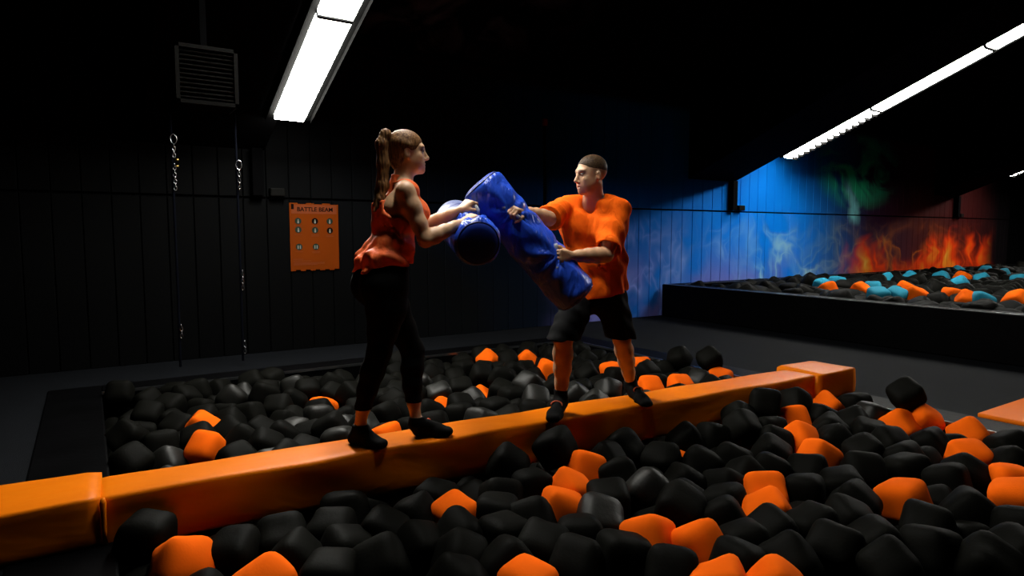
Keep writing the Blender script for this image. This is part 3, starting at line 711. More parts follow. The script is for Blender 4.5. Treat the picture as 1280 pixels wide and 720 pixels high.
def eyes(par, at, s):
    for q in (-1, 1):
        bm = bmesh.new(); bmesh.ops.create_uvsphere(bm, u_segments=12, v_segments=8, radius=.0115*s); c = at(q*.031, .0775, .009)
        e = mesh_obj('eye', bm, M['eyew'], par, True, c-np.array(par.location))
        bm = bmesh.new(); bmesh.ops.create_uvsphere(bm, u_segments=10, v_segments=6, radius=.0065*s)
        mesh_obj('iris', bm, M['eyed'], e, True, (at(q*.031, .0845, .008)-c))
def blobs(c, r, V): return np.exp(-np.sum(((V-c)/r)**2, 1))[:, None]
def foot(F, heel, toe, ank, s=1., k=.02, infl=0.):
    heel, toe, ank = map(np.asarray, (heel, toe, ank)); d = nrm(toe-heel); L_ = np.linalg.norm(toe-heel); sd = nrm(np.cross(d, [0, 0, 1]))
    F.cone(heel+d*.02, ank, .030*s+infl, .036*s+infl, k); F.cone(heel+d*.03, heel+d*L_*.6, .031*s+infl, .033*s+infl, k)
    F.cone(ank+d*.015, heel+d*L_*.62+np.array([0, 0, .012]), .036*s+infl, .030*s+infl, k)
    for o_ in (-.022, 0, .022): F.cone(heel+d*L_*.6+sd*o_, toe-d*.02+sd*o_*1.0-d*abs(o_)*.4, .026*s+infl, .017*s+infl, k)

# ------------------------------------------------------------------ the woman
W0 = np.array([1.42, 3.30, BT]); woman = empty('person', W0); bpy.context.view_layer.update()
tag(woman, 'person with a ponytail in an orange racerback top and black leggings, standing on the beam', 'person')
wd = {}
wd['pel'] = J(480, 352, 3.33); f_w = nrm((1, -.02, 0)); r_w = np.array([f_w[1], -f_w[0], 0])       # r_w points to her right
hipR, hipL = wd['pel']+r_w*.088+[0, 0, -.02], wd['pel']-r_w*.088+[0, 0, -.02]
kneR, ankR = J(474, 440, 3.25), J(450, 532, 3.33); kneL, ankL = J(516, 438, 3.36), J(520, 524, 3.29)
heR, toR = np.array([1.155, 3.385, BT+.034]), np.array([1.275, 3.185, BT+.022]); heL, toL = np.array([1.50, 3.32, BT+.034]), np.array([1.685, 3.205, BT+.022])
wai, che, nek = J(488, 310, 3.33), J(497, 263, 3.33), J(502, 223, 3.335)
shR = J(507, 239, 3.165); shL = shR + np.array([.015, .325, .0])
wrR = J(579, 278, 3.12); elR = elbow(shR, wrR, .272, .25, J(528, 330, 3.08)); wrL = J(575, 263, 3.24); elL = elbow(shL, wrL, .272, .25, J(532, 330, 3.40))
hdR, hdL = nrm(J(602, 264, 3.14)-wrR), nrm(J(593, 246, 3.25)-wrL)
hc = J(509, 191, 3.335); hf = nrm((.93, -.36, .0)); HS = .98
def woman_torso(F, g, k=.05):
    for s in (-1, 1):
        F.cone(wd['pel']+r_w*.075*s+f_w*-.035+[0, 0, -.01], wd['pel']+r_w*.06*s+[0, 0, .06], .098+g, .088+g, k)
        F.cone(wd['pel']+r_w*.06*s+[0, 0, .06], wai+r_w*.05*s, .088+g, .076+g, k)
        F.cone(wai+r_w*.05*s, che+r_w*.065*s-f_w*.012, .076+g, .086+g, k)
        F.cone(che+r_w*.065*s-f_w*.012, nek+r_w*.085*s-f_w*.01+[0, 0, -.075], .086+g, .056+g, k)
        F.ell(che+r_w*.07*s+f_w*.088+[0, 0, -.005], np.array([.055, .052, .055])+g, None, .04)
BODY_LO, BODY_HI = W0+[-.42, -.42, -.02], W0+[.75, .42, 1.74]
F = Fld(BODY_LO, BODY_HI, .005)
woman_torso(F, 0)
F.cone(nek+[0, 0, -.05], hc+[0, 0, -.07]-hf*.012, .056, .052, .03)
for s, sh in ((1, shR), (-1, shL)):
    F.cone(nek+r_w*.03*s+[0, 0, -.035], sh+[0, 0, -.002], .038, .043, .035)
limb(F, shR, elR, [.050, .047, .041, .036]); limb(F, elR, wrR, [.037, .040, .034, .027, .023])
limb(F, shL, elL, [.050, .047, .041, .036]); limb(F, elL, wrL, [.037, .040, .034, .027, .023])
for hp, kn, an, he, to in ((hipR, kneR, ankR, heR, toR), (hipL, kneL, ankL, heL, toL)):
    limb(F, hp, kn, [.094, .090, .073, .056]); limb(F, kn, an, [.055, .055, .045, .034, .031], .025, -f_w*.012); foot(F, he, to, an+[0, 0, -.02], .9)
gripWR = hand(F, wrR, hdR, (.75, .35, -.55), True, (50, 70, 45), .95); gripWL = hand(F, wrL, hdL, (.7, .3, -.6), False, (45, 70, 45), .95)
at, R_, l_, f_, u_ = head(F, hc, hf, (0.02, 0, 1), HS, False)
SK = np.array([.62, .36, .20])
def tintW(V):
    c = np.tile(SK, (len(V), 1)); lips = np.clip(blobs(at(0, .094, -.067), .020*HS, V)*1.3, 0, 1); c = c*(1-lips*.6)+np.array([.55, .15, .12])*lips*.6
    ck = blobs(at(.03, .06, -.035), .03, V)+blobs(at(-.03, .06, -.035), .03, V); c = c*(1-ck*.25)+np.array([.75, .28, .2])*ck*.25
    for q in (-1, 1):
        b_ = np.clip(blobs(at(q*.032, .092, .031), np.array([.02, .02, .006]), V)*1.2, 0, 1); c = c*(1-b_*.7)+np.array([.12, .06, .03])*b_*.7
    return c
bodyW = field_obj('body', F, M['skin'], woman, 2, tintW); eyes(woman, at, HS)
# hair: cap drawn back to a high tie
F = Fld(hc-.2, hc+.2, .004)
F.ell(at(0, -.016, .040), np.array([.083, .102, .088])*HS, R_, .01)
F.ell(at(0, -.060, -.02), np.array([.062, .045, .060])*HS, R_, .03); F.ell(at(0, -.048, -.060), np.array([.050, .034, .045])*HS, R_, .03)
for q in (-1, 1): F.cone(at(q*.072, .010, .03), at(q*.060, -.05, .05), .012, .018, .02)
F.ell(at(0, .125, -.040), np.array([.12, .100, .105])*HS, R_, .012, True)
for q in (-1, 1): F.ell(at(q*.088, .006, -.022), np.array([.03, .030, .040])*HS, R_, .008, True)
X, Y, Z = F.pos(); F.F = F.F + .0005*np.sin(520*(Z*.8+Y*.3)-130*X).astype(np.float32)
field_obj('hair', F, M['hair_w'], woman, 1)
tie = at(0, -.112, .070)
F = Fld(tie+[-.2, -.14, -.45], tie+[.14, .14, .1], .004)
pt = [at(0, -.10, .072), J(482, 168, 3.34), J(477, 180, 3.34), J(479, 205, 3.34), J(479, 232, 3.33), J(475, 250, 3.32), J(468, 264, 3.31)]
pr = [.020, .026, .030, .032, .028, .021, .006]
for i in range(len(pt)-1): F.cone(pt[i], pt[i+1], pr[i], pr[i+1], .02)
F.cone(pt[3], J(472, 236, 3.36), .022, .012, .01); F.cone(J(472, 236, 3.36), J(466, 258, 3.35), .012, .004, .01)
X, Y, Z = F.pos(); F.F = F.F + .0014*np.sin(430*X+90*Y+25*Z).astype(np.float32)+.0012*np.sin(360*Y-60*X+18*Z).astype(np.float32)
field_obj('ponytail', F, M['hair_w'], woman, 1)
bm = bmesh.new(); tube(bm, [at(0, -.106, .072)+nrm(np.cross(R_[:, 1], R_[:, 0]))*0 + (R_[:, 0]*math.cos(a)+R_[:, 2]*math.sin(a))*.022 for a in np.linspace(0, 2*math.pi, 16, endpoint=False)], .006, 8, True)
for v in bm.verts: v.co -= Vector(W0)
mesh_obj('hair_tie', bm, M['sock'], woman, True)
# racerback top
F = Fld(W0+[-.40, -.32, .70], W0+[.35, .32, 1.48], .0045)
woman_torso(F, .012, .05)
hem = J(488, 326, 3.33)
for s in (-1, 1): F.cone(wd['pel']+r_w*.07*s+[0, 0, .10]-f_w*.02, wai+r_w*.06*s+f_w*.01, .112, .092, .04)
F.cone(nek+[0, 0, -.10]-f_w*.045, nek+[0, 0, .005]-f_w*.03, .034, .030, .03); F.cone(nek+[0, 0, -.10]+f_w*.05, nek+[0, 0, -.02]+f_w*.02, .04, .03, .03)
F.cone(nek+[0, 0, -.02], nek+[0, 0, .004], .057, .054, .02)
F.cut(nek+[0, 0, .012], (.25, 0, 1)); F.cut(hem+[0, 0, -.02], (.16, -.05, -1))
for s, sh in ((1, shR), (-1, shL)):
    F.ell(sh+r_w*.012*s-f_w*.055+[0, 0, -.015], np.array([.115, .115, .125]), None, .015, True)
    F.ell(sh+r_w*.03*s+[0, 0, -.03], np.array([.075, .075, .13]), None, .015, True)
    F.cone(sh, elR if s == 1 else elL, .056, .050, .012, True)
X, Y, Z = F.pos(); zz = np.clip((hem[2]+.14-Z)/.14, 0, 1)
F.F = F.F - (zz*(.010*np.sin(38*X+52*Z)*np.cos(30*Y)+.007*np.sin(70*Y+40*Z+20*X))).astype(np.float32) + (.004*np.sin(55*Z+22*X+9*Y)).astype(np.float32)
F.shell(.014)
fx_ = (X-che[0])*f_w[0]+(Y-che[1])*f_w[1]; rx_ = np.abs((X-che[0])*r_w[0]+(Y-che[1])*r_w[1]); zb = J(480, 250, 3.25)[2]
F.F = np.where((Z > zb) & (Z < nek[2]-.028) & (fx_ < .02) & (rx_ > .018), np.maximum(F.F, .003), F.F)     # bare shoulder blades
for Y_ in (3.12, 3.16, 3.20, 3.24): F.cone(J(478, 281, Y_), J(499, 286, Y_), .005, .006, .004, True)      # slit across the back
top = field_obj('racerback_top', F, M['tank'], woman, 1)
# leggings
F = Fld(W0+[-.42, -.34, .0], W0+[.42, .34, .98], .005)
for s in (-1, 1):
    F.cone(wd['pel']+r_w*.075*s-f_w*.042+[0, 0, -.02], wd['pel']+r_w*.065*s+[0, 0, .05], .106, .095, .05)
    F.cone(wd['pel']+r_w*.065*s+[0, 0, .05], wd['pel']+r_w*.06*s+[0, 0, .13], .095, .088, .05)
for hp, kn, an in ((hipR, kneR, ankR), (hipL, kneL, ankL)):
    limb(F, hp, kn, [.101, .097, .080, .063]); limb(F, kn, an, [.062, .062, .052, .041, .038], .025, -f_w*.012)
    F.cone(wd['pel']-f_w*.04+(hp-wd['pel'])*.8, hp+(kn-hp)*.35, .100, .090, .05)
F.cut(J(450, 511, 3.33), (0, 0, -1))
F.cut(wd['pel']+[0, 0, .12], (0, 0, 1))
field_obj('leggings', F, M['legging'], woman, 2)
def sock(par, base, he, to, an, s, high, band_name='sock_band'):
    F = Fld(np.minimum.reduce([he, to, an])-.1, np.maximum.reduce([he, to, an])+[.1, .1, .16], .0045)
    foot(F, he, to, an+[0, 0, -.02], s, .02, .005); F.cone(an+[0, 0, -.03], an+[0, 0, high], .040*s+.004, .038*s+.005, .02)
    F.cut(an+[0, 0, high], (0, 0, 1)); F.cut([0, 0, BT-.004], (0, 0, -1)) if he[2] >= to[2]-.03 and to[2] > BT else None
    so = field_obj('sock', F, M['sock'], par, 1)
    d = nrm(to-he); c = he+(to-he)*.40+np.array([0, 0, .047]); sd = nrm(np.cross(d, [0, 0, 1])); up = np.cross(sd, d)
    bm = bmesh.new(); tube(bm, [c-base+sd*.034*math.cos(a)+up*.018*math.sin(a)-d*.012*math.sin(a) for a in np.linspace(-.4, math.pi+.4, 14)], .0045, 6)
    mesh_obj(band_name, bm, M['sockred'], so, True)
sock(woman, W0, heR, toR, ankR, .9, .008); sock(woman, W0, heL, toL, ankL, .9, .014)

# ------------------------------------------------------------------ the man
M0 = np.array([2.77, 3.22, BT]); man = empty('person', M0); bpy.context.view_layer.update()
tag(man, 'person with cropped hair in an orange t-shirt and black shorts, standing on the beam', 'person')
f_m = nrm((-.75, -.66, 0)); r_m = np.array([f_m[1], -f_m[0], 0]); f_c = nrm((-.88, -.47, 0)); r_c = np.array([f_c[1], -f_c[0], 0])
pel = J(744, 366, 3.27)
hR, hL = pel+r_m*.095+[0, 0, -.03], pel-r_m*.095+[0, 0, -.03]
kR, aR = J(704, 424, 3.20), J(701, 497, 3.25); kL, aL = J(777, 424, 3.20), J(788, 478, 3.31)
heR, toR = np.array([2.475, 3.255, BT+.036]), np.array([2.29, 3.085, BT+.022]); heL, toL = np.array([3.135, 3.295, BT+.040]), np.array([3.06, 3.055, BT+.004])
mw, mc, mn = J(744, 326, 3.27), J(741, 284, 3.27), J(742, 247, 3.27)
sR = mn+r_c*.185+[0, 0, -.055]; sL = mn-r_c*.18+[0, 0, -.08]
wR = J(653, 264, 3.20); eR = elbow(sR, wR, .305, .275, J(676, 290, 3.20)); wL = J(713, 320, 3.05); eL = elbow(sL, wL, .335, .275, J(800, 360, 3.0))
dR, dL = nrm(J(634, 257, 3.13)-wR), nrm(J(692, 320, 3.01)-wL)
mh = J(739, 219, 3.24); mf = nrm((-.96, .16, -.10)); MS = 1.03
def man_torso(F, g, k=.05):
    for s in (-1, 1):
        F.cone(pel+r_m*.075*s+[0, 0, -.02], mw+r_m*.075*s, .096+g, .088+g, k)
        F.cone(mw+r_m*.075*s, mc+r_c*.095*s, .088+g, .098+g, k)
        F.cone(mc+r_c*.095*s, mn+r_c*.11*s+[0, 0, -.075], .098+g, .064+g, k)
F = Fld(M0+[-.75, -.52, -.03], M0+[.58, .42, 1.68], .005)
man_torso(F, 0)
F.cone(mn+[0, 0, -.06], mh+[0, 0, -.06]-mf*.02, .062, .056, .03)
for s, sh in ((1, sR), (-1, sL)): F.cone(mn+r_c*.04*s+[0, 0, -.03], sh, .045, .055, .04)
limb(F, sR, eR, [.060, .057, .049, .042]); limb(F, eR, wR, [.043, .045, .040, .032, .027])
limb(F, sL, eL, [.060, .057, .049, .042]); limb(F, eL, wL, [.043, .046, .041, .033, .027])
for hp, kn, an, he, to in ((hR, kR, aR, heR, toR), (hL, kL, aL, heL, toL)):
    limb(F, hp, kn, [.092, .084, .069, .056]); limb(F, kn, an, [.055, .060, .054, .041, .036], .025, -f_m*.014); foot(F, he, to, an+[0, 0, -.02], 1.)
gripMR = hand(F, wR, dR, (-.15, .35, -.9), True, (60, 75, 40), 1.05); gripML = hand(F, wL, dL, (-.25, 1, -.05), False, (60, 75, 40), 1.05)
at, R_, l_, f_, u_ = head(F, mh, mf, (0, 0, 1), MS, True)
SKM = np.array([.60, .34, .19])
def tintM(V):
    c = np.tile(SKM, (len(V), 1)); lips = np.clip(blobs(at(0, .094, -.067), .020*MS, V)*1.3, 0, 1); c = c*(1-lips*.5)+np.array([.42, .13, .1])*lips*.5
    st = np.clip(blobs(at(0, .06, -.085), .045, V), 0, 1); c = c*(1-st*.12)+np.array([.3, .17, .12])*st*.12
    D = V-mh; a_, b2, u2 = D@l_, D@f_, D@u_
    sc = np.clip((u2-.0)/.03, 0, 1)*np.clip((.045-b2)/.03, 0, 1)+np.clip((u2+.05)/.03, 0, 1)*np.clip((-.03-b2)/.02, 0, 1); sc = np.clip(sc, 0, 1)[:, None]*.6; c = c*(1-sc)+np.array([.16, .09, .05])*sc
    for q in (-1, 1):
        b_ = np.clip(blobs(at(q*.032, .092, .031), np.array([.022, .022, .007]), V)*1.3, 0, 1); c = c*(1-b_*.8)+np.array([.07, .04, .025])*b_*.8
    return c
field_obj('body', F, M['skin'], man, 2, tintM); eyes(man, at, MS)
bm = boxm((-.014, -.004, -.0035), (.014, .004, .0035), .002); t_ = mesh_obj('teeth', bm, M['teeth'], man, True, at(0, .090, -.0635)-M0); t_.rotation_euler = (0, 0, math.atan2(mf[1], mf[0])+math.pi/2)
F = Fld(mh-.2, mh+.2, .004)
F.ell(at(0, -.0135, .0405), np.array([.0752, .0975, .0852])*MS, R_, .01)
F.ell(at(0, .128, -.020), np.array([.14, .105, .100])*MS, R_, .012, True)
F.cut(at(0, -.05, -.005), -u_+f_*-.15)
for q in (-1, 1): F.ell(at(q*.085, -.002, -.040), np.array([.03, .036, .045])*MS, R_, .01, True)
field_obj('hair', F, M['hair_m'], man, 1)
# t-shirt
F = Fld(M0+[-.60, -.52, .62], M0+[.45, .42, 1.46], .0045)
man_torso(F, .020, .05)
for s in (-1, 1): F.cone(pel+r_m*.08*s+[0, 0, .0], mw+r_m*.085*s, .122, .112, .04)
for s, sh in ((1, sR), (-1, sL)): F.cone(mn+r_c*.05*s+[0, 0, -.035], sh+[0, 0, .0], .05, .062, .04)
slR, slL = sR+(eR-sR)*.98, sL+(eL-sL)*.84
F.cone(sR, slR+(eR-sR)*.2, .072, .086, .03); F.cone(sL, slL+(eL-sL)*.2, .066, .088, .03)
F.cut(pel+[0, 0, -.02], (.22, -.05, -1))
def endcut(F, p, n, rad):              # trims the sleeve beyond p only close to the arm
    X, Y, Z = F.pos(); n = nrm(n); d = (X-p[0])*n[0]+(Y-p[1])*n[1]+(Z-p[2])*n[2]
    far = np.sqrt((X-p[0])**2+(Y-p[1])**2+(Z-p[2])**2)-rad
    F.F = np.where(far < 0, np.maximum(F.F, d.astype(np.float32)), F.F)
endcut(F, slR, eR-sR, .17)
X, Y, Z = F.pos()
fold = .006*np.sin(34*X-26*Z+12*Y)*np.clip((1.45-Z)*3, 0, 1) + .005*np.sin(60*(X*.7+Y*.7)+14*Z) + .004*np.sin(45*Z+50*X)
F.F = F.F + fold.astype(np.float32)
dd = nrm(eL-sL); dl = (X-slL[0])*dd[0]+(Y-slL[1])*dd[1]+(Z-slL[2])*dd[2]
rad = np.sqrt((X-slL[0]-dl*dd[0])**2+(Y-slL[1]-dl*dd[1])**2+(Z-slL[2]-dl*dd[2])**2)
near = (rad < .105) & (dl > 0) & (dl < .14)
G = Fld(M0+[-.60, -.52, .62], M0+[.45, .42, 1.46], .0045); man_torso(G, .020, .05)
for s in (-1, 1): G.cone(pel+r_m*.08*s, mw+r_m*.085*s, .122, .112, .04)
F.F = np.where(near, np.maximum(np.minimum(F.F, 9), np.maximum(np.minimum(G.F+fold.astype(np.float32), 9), -1)), F.F); F.cut(pel+[0, 0, -.02], (.22, -.05, -1))
F.cone(mn+[0, 0, -.012]+f_m*.010, mn+[0, 0, .08], .066, .072, .008, True)
F.shell(.013)
field_obj('t_shirt', F, M['shirt'], man, 1)
bm = bmesh.new(); cc = mn+[0, 0, -.012]+f_m*.012
# shorts
F = Fld(M0+[-.50, -.42, .30], M0+[.50, .40, .92], .0048)
for s in (-1, 1): F.cone(pel+r_m*.08*s+[0, 0, -.04], pel+r_m*.075*s+[0, 0, .08], .112, .104, .05)
for hp, kn in ((hR, kR), (hL, kL)):
    F.cone(hp, kn+(kn-hp)*.12, .108, .096, .03)
F.cut(kR+[0, 0, .0], (-.07, 0, -1)); F.cut(pel+[0, 0, .10], (0, 0, 1))
X, Y, Z = F.pos(); F.F = F.F + (.003*np.sin(50*X+30*Y+10*Z)+.003*np.sin(60*Z+40*X)).astype(np.float32); F.shell(.013)
field_obj('shorts', F, M['shorts'], man, 1)
sock(man, M0, heR, toR, aR, 1., .055); sock(man, M0, heL, toL, aL, 1., .05)

# ------------------------------------------------------------------ padded pugil cylinders
def pugil(P1, P2, r, label, grips, pale=False):
    P1, P2 = np.array(P1), np.array(P2); mid = (P1+P2)/2; L_ = np.linalg.norm(P2-P1); a = (P2-P1)/L_
    ref = np.array([0, 0, 1.]); e1 = nrm(ref-a*(ref@a)); e2 = np.cross(a, e1)
    t = empty('padded_stick', mid); tag(t, label, 'padded stick')
    def surf(name, s0, s1, a0, a1, m, rr, caps=True, ns=60, na=40):
        bm = bmesh.new(); full = abs(a1-a0-2*math.pi) < 1e-3; rings = []
        for i in range(ns+1):
            s = s0+(s1-s0)*i/ns; ring = []
            edge = min(s-s0, s1-s) if caps else 9; q = rr-.022*(1-min(1, edge/.03))**2
            for k in range(na if full else na+1):
                an = a0+(a1-a0)*k/na
                w_ = 0
                for g, gt in grips:                           # pull folds around the handles
                    gs = (np.array(g)-P1)@a; ga = math.atan2((np.array(g)-P1)@e2, (np.array(g)-P1)@e1)
                    da = (an-ga+math.pi) % (2*math.pi)-math.pi; ds = s-gs
                    rad = math.hypot(ds, da*r); th_ = math.atan2(da*r, ds)
                    w_ += .015*math.cos(th_*8+.6)*math.exp(-(rad/.17)**2)*min(1, rad/.05) - .014*math.exp(-(rad/.07)**2)
                w_ += .0025*math.sin(s*40+an*3)+.002*math.sin(s*23-an*5)
                ring.append(bm.verts.new(P1-mid+a*s+(e1*math.cos(an)+e2*math.sin(an))*(q+w_)))
            rings.append(ring)
        n = len(rings[0])
        for i in range(ns):
            for k in range(n if full else n-1): bm.faces.new((rings[i][k], rings[i][(k+1) % n], rings[i+1][(k+1) % n], rings[i+1][k]))
        bmesh.ops.recalc_face_normals(bm, faces=bm.faces)
        return mesh_obj(name, bm, m, t, True)
    surf('cover', 0, L_, 0, 2*math.pi, M['pugil'], r)
    for s, sg in ((0, -1), (L_, 1)):
        bm = bmesh.new(); rings = []
        for i, (q, h) in enumerate(((r-.021, 0), (r-.028, .007), (r*.6, .014), (r*.3, .017), (.004, .018))):
            rings.append([bm.verts.new(P1-mid+a*(s+sg*h)+(e1*math.cos(k*math.pi/18)+e2*math.sin(k*math.pi/18))*q) for k in range(36)])
        for i in range(4):
            for k in range(36): bm.faces.new((rings[i][k], rings[i][(k+1) % 36], rings[i+1][(k+1) % 36], rings[i+1][k]))
        bm.faces.new(rings[-1]); bmesh.ops.recalc_face_normals(bm, faces=bm.faces); mesh_obj('end_cap', bm, M['pugilend'], t, True)
        bm = bmesh.new(); tube(bm, [P1-mid+a*(s-sg*.004)+(e1*math.cos(k*math.pi/18)+e2*math.sin(k*math.pi/18))*(r-.018) for k in range(36)], .005, 6, True); mesh_obj('piping', bm, M['bluedark'], t, True)
    for g, gt in grips:
        g = np.array(g); gt = nrm(gt); pts_ = []
        for sgn in (-1, 1):
            q = g+gt*.075*sgn; s = (q-P1)@a; rad = nrm(q-P1-a*s); pts_.append(P1+a*s+rad*(r-.004))
        path = [pts_[0], pts_[0]*.35+(g-gt*.05)*.65, g-gt*.035, g, g+gt*.035, pts_[1]*.35+(g+gt*.05)*.65, pts_[1]]
        bm = tube(bmesh.new(), [p-mid for p in path], [.011, .012, .012, .012, .012, .012, .011], 8); mesh_obj('handle', bm, M['strap'], t, True)
    return t, surf
pm, surfm = pugil(J(600, 231, 3.36), J(722, 372, 3.06), .135, 'blue padded stick slanting down, held by the person in the t-shirt', [gripMR, gripML])
pw, surfw = pugil(J(598, 304, 3.02), J(568, 275, 3.80), .130, 'blue padded stick seen end on, held by the person with the ponytail', [gripWR, gripWL])
for s0, s1, m_ in ((.42, .58, 'pale'), (.585, .635, 'bluedark'), (.64, .80, 'pale')): surfw('painted_sheen_band', s0, s1, 0, 2*math.pi, M[m_], .134, False, 10)  # bright highlight on the blue cover painted as pale bands, navy stripe between

# ================================================================== things on the back wall
poster = empty('rules_poster', (2.255, WALL_Y-.045, 1.32)); tag(poster, 'orange rules poster with round icons on the dark back wall', 'poster')
M['poster'] = mat('orange poster print', (.20, .036, .003), .7, .08, 3, spec=.03); M['posterhead'] = mat('poster header print', (.24, .055, .018), .7, .08, 3, spec=.03)
M['ink'] = mat('dark ink', (.008, .004, .003), .8, .05, spec=.03); M['icon'] = mat('green grey icon print', (.02, .035, .025), .8, .1, spec=.03); M['whiteink'] = mat('white ink', (.26, .24, .21), .8, .05, spec=.03)
def flat(name, outline, y0, y1, m, par):
    bm = bmesh.new(); A = [bm.verts.new((x, y0, z)) for x, z in outline]; B = [bm.verts.new((x, y1, z)) for x, z in outline]; n = len(A)
    bm.faces.new(A); bm.faces.new(B[::-1])
    for k in range(n): bm.faces.new((A[k], B[k], B[(k+1) % n], A[(k+1) % n]))
    bmesh.ops.recalc_face_normals(bm, faces=bm.faces); return mesh_obj(name, bm, m, par)
HW, HH = .285, .395; ol = []
for i in range(6):                                  # notched top and bottom edges
    x0 = -HW+2*HW*i/6; x1 = x0+2*HW/6; dz = -.012 if i % 2 else 0
    ol += [(x0, HH+dz), (x1, HH+dz)]
for i in range(10):
    x1 = HW-2*HW*i/10; x0 = x1-2*HW/10; dz = .014 if i % 2 == 0 else 0
    ol += [(x1, -HH+dz), (x0, -HH+dz)]
flat('panel', ol, 0, .012, M['poster'], poster)
flat('header', [(-HW+.02, HH-.02), (HW-.02, HH-.02), (HW-.02, HH-.125), (-HW+.02, HH-.125)], -.002, 0, M['posterhead'], poster)
flat('mark', [(-HW+.02, HH-.015), (-HW+.05, HH-.015), (-HW+.05, HH-.075), (-HW+.02, HH-.075)], -.003, 0, M['ink'], poster)
cu = bpy.data.curves.new('title', 'FONT'); cu.body = 'BATTLE BEAM'; cu.size = .068; cu.align_x = 'CENTER'; cu.align_y = 'CENTER'; cu.extrude = .001; cu.offset = .0012
cu.materials.append(M['ink']); o = bpy.data.objects.new('tmp', cu); me = bpy.data.meshes.new_from_object(o); bpy.data.objects.remove(o); me.name = 'title'; me.materials.clear(); me.materials.append(M['ink']); o = bpy.data.objects.new('title', me); o.location = (.01, -.004, HH-.075); o.rotation_euler = (math.pi/2, 0, 0); link(o, poster)
def disc(cx, cz, r, n=18): return [(cx+r*math.cos(2*math.pi*k/n), cz+r*math.sin(2*math.pi*k/n)) for k in range(n)]
for i, (cx, cz) in enumerate(((-.19, .185), (.005, .185), (.18, .185), (-.19, .085), (.005, .080), (.18, .075), (-.185, -.115), (.01, -.115))):
    ic = flat('icon', disc(cx, cz, .037), -.003, 0, M['icon'] if i % 4 != 1 else M['ink'], poster)
    if i < 6:
        flat('figure', [(cx-.010, cz-.026), (cx+.010, cz-.026), (cx+.008, cz+.006), (cx-.008, cz+.006)], -.005, -.003, M['whiteink'], ic); flat('figure', disc(cx, cz+.014, .007, 10), -.005, -.003, M['whiteink'], ic)
    else:
        for q in (-1, 1): flat('figure', [(cx+q*.013-.007, cz-.022), (cx+q*.013+.007, cz-.022), (cx+q*.013+.006, cz+.018), (cx+q*.013-.006, cz+.018)], -.005, -.003, M['whiteink'], ic)
    for j in range(2 if i in (4, 5, 7) else 1): flat('caption_line', [(cx-.045, cz-.052-j*.014), (cx+.045, cz-.052-j*.014), (cx+.045, cz-.058-j*.014), (cx-.045, cz-.058-j*.014)], -.003, 0, M['posterhead'], poster)
for j, (x1, z) in enumerate(((-.14, -.255), (-.05, -.275), (.11, -.297), (.11, -.309), (.02, -.320))):
    flat('text_line', [(-HW+.03, z), (x1, z), (x1, z-.007), (-HW+.03, z-.007)], -.003, 0, M['posterhead'], poster)
# red call point on a conduit
cp = ony(681, 153, WALL_Y-.05); alarm = empty('fire_alarm', cp); tag(alarm, 'small red fire alarm on a black conduit on the back wall', 'fire alarm')
mesh_obj('bell', boxm((-.035, -.03, -.05), (.035, .02, .05), .012), M['red'], alarm); mesh_obj('conduit', tube(bmesh.new(), [(0, .0, -.05), (0, .0, SEAM_Z-cp[2]-.4)], .02, 8), M['black'], alarm)
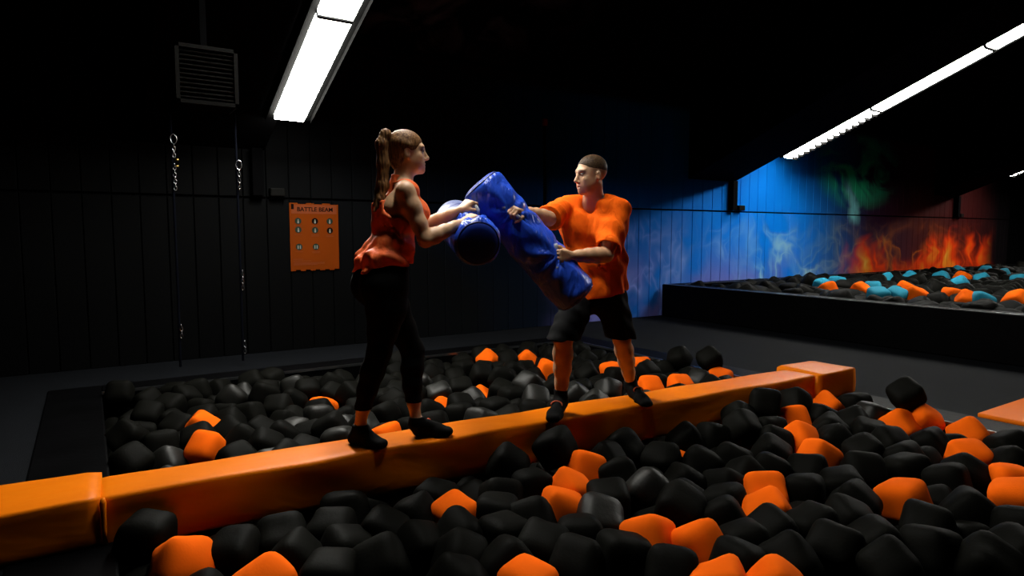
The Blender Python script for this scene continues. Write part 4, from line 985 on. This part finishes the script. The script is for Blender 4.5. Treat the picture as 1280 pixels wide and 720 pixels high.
# heater grille under the left roof beam
gc = ony(259, 95, 5.0); gw = .395
heater = empty('air_heater', gc); tag(heater, 'dark louvred air heater hanging under the ceiling above the ropes', 'air heater')
mesh_obj('casing', boxm((-gw/2, .02, -gw/2), (gw/2, .30, gw/2), .015), M['black'], heater)
for lo, hi in (((-gw/2, -.02, -gw/2), (-gw/2+.025, .02, gw/2)), ((gw/2-.025, -.02, -gw/2), (gw/2, .02, gw/2)), ((-gw/2, -.02, gw/2-.025), (gw/2, .02, gw/2)), ((-gw/2, -.02, -gw/2), (gw/2, .02, -gw/2+.025))):
    mesh_obj('frame_bar', boxm(lo, hi), M['darkmetal'], heater)
sl_me = None
for i in range(11):
    if sl_me is None:
        o = mesh_obj('slat', boxm((-gw/2+.025, -.012, -.004), (gw/2-.025, .012, .004)), M['darkmetal'], heater); sl_me = o.data
    else: o = link(bpy.data.objects.new('slat', sl_me), heater)
    o.location = (0, 0, -gw/2+.045+i*(gw-.09)/10); o.rotation_euler = (.6, 0, 0)
mesh_obj('hanger', boxm((-.02, .1, gw/2), (.02, .14, roofz(5.12, 2.28)-gc[2]+.02)), M['black'], heater)
# two hanging ropes with chain and carabiners
def rope(px, label, metal):
    base = ony(px, 250, 7.1); X_, Y_ = base[0], base[1]; t = empty('hanging_rope', (X_, Y_, .25)); tag(t, label, 'rope')
    ztop = roofz(Y_, 2.28) if .5 < X_ < 1.72 else roofz(Y_, 3.62)
    mesh_obj('cord', tube(bmesh.new(), [(0, 0, -.2), (0.004, 0, .6), (0, 0, ztop-.25)], .012, 8), M['rope'], t)
    for (y0, y1) in metal:
        z = ony(px, y0, 7.1)[2]; z1 = ony(px, y1, 7.1)[2]; k = 0
        while z > z1:
            bm = bmesh.new(); tube(bm, [(.013*math.cos(a) if k % 2 else 0, 0 if k % 2 else .013*math.cos(a), .022*math.sin(a)) for a in np.linspace(0, 2*math.pi, 10, endpoint=False)], .0045, 6, True)
            o = mesh_obj('chain_link', bm, M['chrome'], t, True, (0.018, -.02, z-.25)); z -= .032; k += 1
    z = ony(px, metal[0][0]-4, 7.1)[2]
    bm = bmesh.new(); tube(bm, [(.028*math.cos(a), 0, .045*math.sin(a)) for a in np.linspace(0, 2*math.pi, 16, endpoint=False)], .006, 8, True); mesh_obj('carabiner', bm, M['chrome'], t, True, (.018, -.02, z+.03-.25))
    return t
r1 = rope(217, 'dark hanging rope with chain and carabiner, left one under the heater', ((182, 196), (206, 236), (408, 424)))
r2 = rope(297, 'dark hanging rope with chain and carabiner, right one nearer the poster', ((214, 240), (340, 362), (428, 440)))
zz_ = ony(222, 200, 7.1)[2]
for dz in (0, -.06): mesh_obj('brass_fitting', tube(bmesh.new(), [(.03, -.02, zz_-.25+dz), (.055, -.02, zz_-.25+dz)], .010, 8), M['brass'], r1, True)
